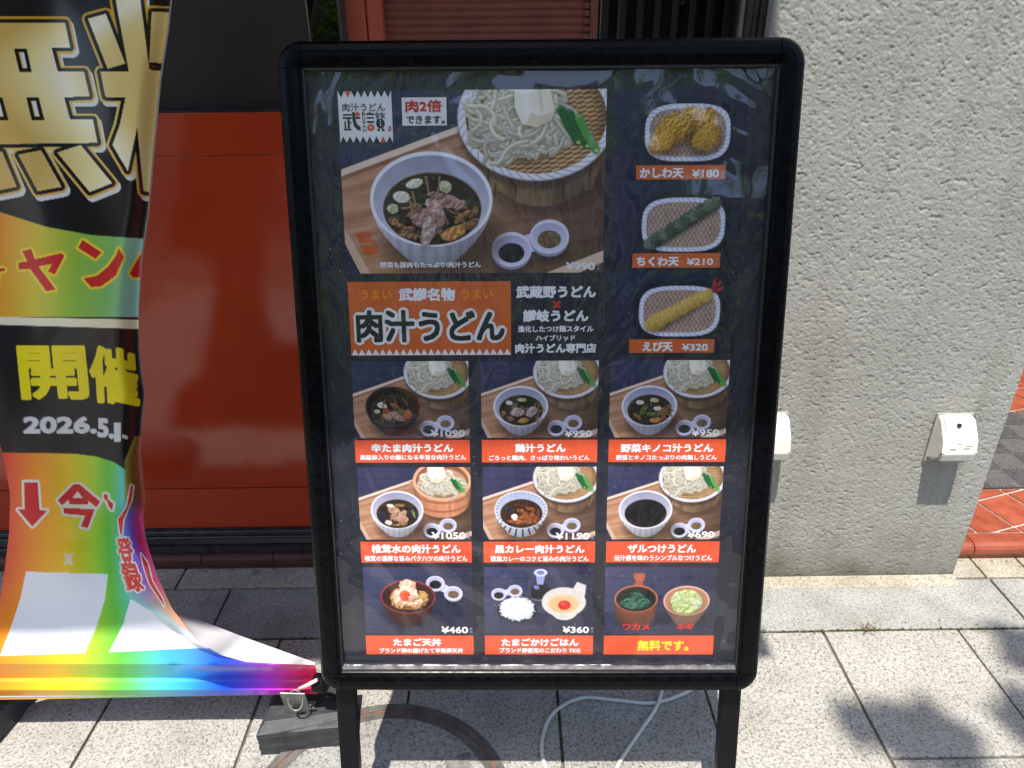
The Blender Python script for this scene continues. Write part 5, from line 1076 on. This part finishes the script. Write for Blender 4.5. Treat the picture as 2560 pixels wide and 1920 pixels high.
def weight(name, label, pts_base, pts_top, h):
    v = [(x, y, .0) for x, y in pts_base]+[(x, y, h*.82) for x, y in pts_base]+[(x, y, h) for x, y in pts_top]; f = [[3, 2, 1, 0]]
    for L_ in (0, 4): f += [[L_+i, L_+(i+1) % 4, L_+4+(i+1) % 4, L_+4+i] for i in range(4)]
    f.append([8, 9, 10, 11]); r = empty(name, (0, 0, 0)); me = mesh_from('block', v, f); bm = bmesh.new(); bm.from_mesh(me); bmesh.ops.recalc_face_normals(bm, faces=bm.faces)
    bmesh.ops.subdivide_edges(bm, edges=bm.edges, cuts=5, use_grid_fill=True)
    for q in bm.verts: 
        k = .0012 if q.co.z > .01 else .003
        q.co += Vector((rnd.gauss(0, 1), rnd.gauss(0, 1), rnd.gauss(0, .4)))*k*.5
    bm.to_mesh(me); bm.free(); link('block', me, M_rubber, r); tag(r, label, 'banner weight', 'black weights holding the banner'); return r
wt = weight('banner_weight', 'chipped black block with a steel bracket at the left leg of the board', [(-.459, .873), (-.290, .890), (-.300, .985), (-.452, .970)], [(-.447, .893), (-.297, .915), (-.303, .972), (-.445, .960)], .064)
Rb = Matrix.Rotation(math.radians(-17), 3, 'X') @ Matrix.Rotation(math.radians(4), 3, 'Y')
bm = bmesh.new(); add_box(bm, (0, 0, 0), (.044, .0028, .082), .001); br = link('bracket', bm_mesh('bracket', bm), M_galv, wt); br.location = (-.388, .901, .102); br.rotation_euler = (math.radians(17), math.radians(4), 0)
bm = bmesh.new(); bmesh.ops.create_cone(bm, cap_ends=True, segments=20, radius1=.0062, radius2=.0062, depth=.0036, matrix=Matrix.Rotation(math.pi/2, 4, 'X')); ho = link('bolt_hole', bm_mesh('bolt_hole', bm), M_dark, wt); ho.location = (-.387, .8985, .094); ho.rotation_euler = (math.radians(17), 0, 0); ho.scale = (1.1, 1, .8)
bm = bmesh.new(); add_box(bm, (-.386, .924, .0655), (.046, .02, .003), .001); link('bracket_foot', bm_mesh('bracket_foot', bm), M_galv, wt)
rg = [(-.384+.013*math.cos(t), .893+.006*math.sin(t), .118+.019*math.sin(t)) for t in np.linspace(0, 2*math.pi, 28)[:-1]]; link('split_ring', tube_mesh('split_ring', rg, .0016, 8, True), M_galv, wt, smooth=True)
weight('banner_weight', 'black block cut off by the left edge of the picture under the banner', [(-1.16, .86), (-.958, .888), (-.944, 1.0), (-1.16, 1.0)], [(-1.15, .88), (-.978, .905), (-.962, .99), (-1.15, .99)], .064)

# ------------------------------------------------------------------ the street behind the viewer (seen only in reflections) and shade trees
M_asph = simple('asphalt', (.055, .055, .056, 1), .9, nscale=40, namp=.3); M_wallf = simple('far facade', (.36, .33, .28, 1), .8, nscale=2, namp=.1)
st = box('street', (-60, -60, -.16), (60, -1.9, -.1), M_asph); tag(st, kind='structure')
g2_ = box('ground', (-60, 1.7, -.2), (60, 60, -.02), M_asph); tag(g2_, kind='structure')
for a, b in ((-60, -3), (4, 60)): tag(box('pavement', (a, -1.9, -.1), (b, 1.7, -.004), M_granite), kind='structure')
def mk_leaf():
    mt, nt, b = new_mat('tree leaf'); oi = nt.nodes.new('ShaderNodeNewGeometry'); n = noise(nt, oi.outputs['Position'], 3, 3); r = ramp(nt, n.outputs[0], [(.3, (.035, .075, .012)), (.7, (.085, .15, .025))]); nt.links.new(r.outputs[0], b.inputs['Base Color']); b.inputs['Roughness'].default_value = .45
    tl = nt.nodes.new('ShaderNodeBsdfTranslucent'); tl.inputs[0].default_value = (.34, .52, .05, 1); mx = nt.nodes.new('ShaderNodeMixShader'); mx.inputs[0].default_value = .5
    out = nt.nodes['Material Output']; nt.links.new(b.outputs[0], mx.inputs[1]); nt.links.new(tl.outputs[0], mx.inputs[2]); nt.links.new(mx.outputs[0], out.inputs[0]); return mt
M_leaf = mk_leaf(); M_bark = simple('bark', (.09, .07, .05, 1), .9, nscale=20, namp=.4)
def tree(label, x, y, h, clumps, nleaf, seed, branches=()):
    r = empty('street_tree', (x, y, -.1 if y < -1.9 else 0)); tag(r, label, 'tree', 'street trees behind the viewer'); R_ = np.random.RandomState(seed)
    bm = bmesh.new(); tm = tube_mesh('t', [(0, 0, 0), (.05, .03, h*.4), (0, 0, h*.7), (.05, 0, h)], [.13, .10, .07, .03], 10); bm.from_mesh(tm)
    for c in clumps:
        tm = tube_mesh('t', [(0, 0, h*.45), (c[0]*.5, c[1]*.5, c[2]*.8), (c[0], c[1], c[2])], [.05, .03, .01], 6); bm.from_mesh(tm)
    link('trunk', bm_mesh('trunk', bm), M_bark, r); V = []; F = []
    for c in clumps:
        n = max(45, int(nleaf*c[3]**2)); d = R_.normal(0, 1, (n, 3)); d /= np.linalg.norm(d, axis=1)[:, None]; p = np.array(c[:3])+d*(c[3]*R_.uniform(.35, 1, (n, 1)))
        a = R_.normal(0, 1, (n, 3)); a /= np.linalg.norm(a, axis=1)[:, None]; b = np.cross(a, R_.normal(0, 1, (n, 3))); b /= np.linalg.norm(b, axis=1)[:, None]; s = R_.uniform(.035, .07, (n, 1))
        q = np.stack([p-a*s, p+b*s*.5, p+a*s, p-b*s*.5], 1); V.append(q.reshape(-1, 3))
    V = np.concatenate(V); n = len(V)//4; me = bpy.data.meshes.new('crown'); me.vertices.add(len(V)); me.vertices.foreach_set('co', V.reshape(-1)); me.loops.add(4*n); me.loops.foreach_set('vertex_index', np.arange(4*n)); me.polygons.add(n); me.polygons.foreach_set('loop_start', np.arange(0, 4*n, 4)); me.update(calc_edges=True); me.validate(); link('crown', me, M_leaf, r)
def cl(n, R, zc, seed, rz=.7, r=(.4, .7)):
    q = random.Random(seed); o = []
    for i in range(n):
        a = q.uniform(0, 6.28); d = R*math.sqrt(q.random()); o.append((d*math.cos(a), d*math.sin(a), zc+q.uniform(-rz, rz), q.uniform(*r)))
    return o
tree('leafy street tree on the road side at the left', -2.6, -4.6, 4.6, cl(16, 1.5, 3.6, 1, 1.2), 900, 1)
tree('leafy street tree on the road side opposite the board', .4, -6.2, 5.2, cl(18, 1.7, 4.0, 2, 1.4), 900, 2)
tree('leafy street tree on the road side at the right', 3.6, -4.4, 4.6, cl(16, 1.4, 3.8, 3, 1.0), 900, 3)
tr_c = [(x-.085*5.2-1.9, y-.35*5.2+3.2, 5.2, r) for x, y, r in ((.74, .935, .05), (.80, .915, .055), (.68, .955, .03), (1.10, 1.13, .06), (1.0, .965, .06), (1.12, .93, .12), (1.2, 1.02, .1), (1.0, .84, .06), (1.3, .8, .2))]+cl(12, 1.2, 7.4, 9, .7)
tree('young street tree beside the pavement whose leaves shade the paving', 1.9, -3.2, 7.6, tr_c, 2200, 4)
for i, (sx_, sy_) in enumerate(((-1.5, -3.0), (-.75, -3.3), (.9, -3.1), (1.9, -3.4))):
    r = empty('roadside_shrub', (sx_, sy_, -.1)); tag(r, ['round green shrub at the kerb furthest left behind the viewer', 'round green shrub at the kerb left of the middle', 'round green shrub at the kerb right of the middle', 'round green shrub at the kerb furthest right behind the viewer'][i], 'shrub', 'shrubs along the kerb'); R_ = np.random.RandomState(60+i); V = []
    for q in range(9):
        c = np.array((R_.uniform(-.35, .35), R_.uniform(-.25, .25), R_.uniform(.5, 1.5))); n = 420; d = R_.normal(0, 1, (n, 3)); d /= np.linalg.norm(d, axis=1)[:, None]; p = c+d*.3*R_.uniform(.4, 1, (n, 1)); a = R_.normal(0, 1, (n, 3)); a /= np.linalg.norm(a, axis=1)[:, None]; b = np.cross(a, R_.normal(0, 1, (n, 3))); b /= np.linalg.norm(b, axis=1)[:, None]; V.append(np.stack([p-a*.045, p+b*.022, p+a*.045, p-b*.022], 1).reshape(-1, 3))
    V = np.concatenate(V); link('foliage', mesh_from('foliage', V, np.arange(len(V)).reshape(-1, 4).tolist()), M_leaf, r); link('stem', tube_mesh('stem', [(0, 0, 0), (.03, 0, .5), (0, .02, 1.1)], [.03, .02, .01], 6), M_bark, r)
for i, (xa, xb, hh, cc) in enumerate(((-26, -9, 9, (.34, .31, .27, 1)), (-8.5, 3, 12, (.42, .40, .37, 1)), (3.5, 16, 8, (.26, .22, .19, 1)), (16.5, 30, 11, (.38, .37, .36, 1)))):
    b_ = empty('street_building', ((xa+xb)/2, -16, -.1)); tag(b_, ['long beige building across the street', 'tall pale building straight across the street', 'brown low building across the street', 'grey building across the street at the right'][i], 'building'); w = (xb-xa)/2
    o = box('wall', (-w, -3, 0), (w, 0, hh), simple('facade', cc, .8, nscale=2, namp=.1), b_); wm = None
    for fz in range(int(hh/3)):
        for k in range(int((xb-xa)/2.2)):
            if wm is None: wm = box('window', (-w+.6, -.02, 1.0), (-w+1.9, .04, 2.5), M_window, b_); x00 = wm.location.x
            else: o = wm.copy(); COL.objects.link(o); o.parent = b_; o.location = (x00+k*2.2, wm.location.y, 1.75+fz*3)
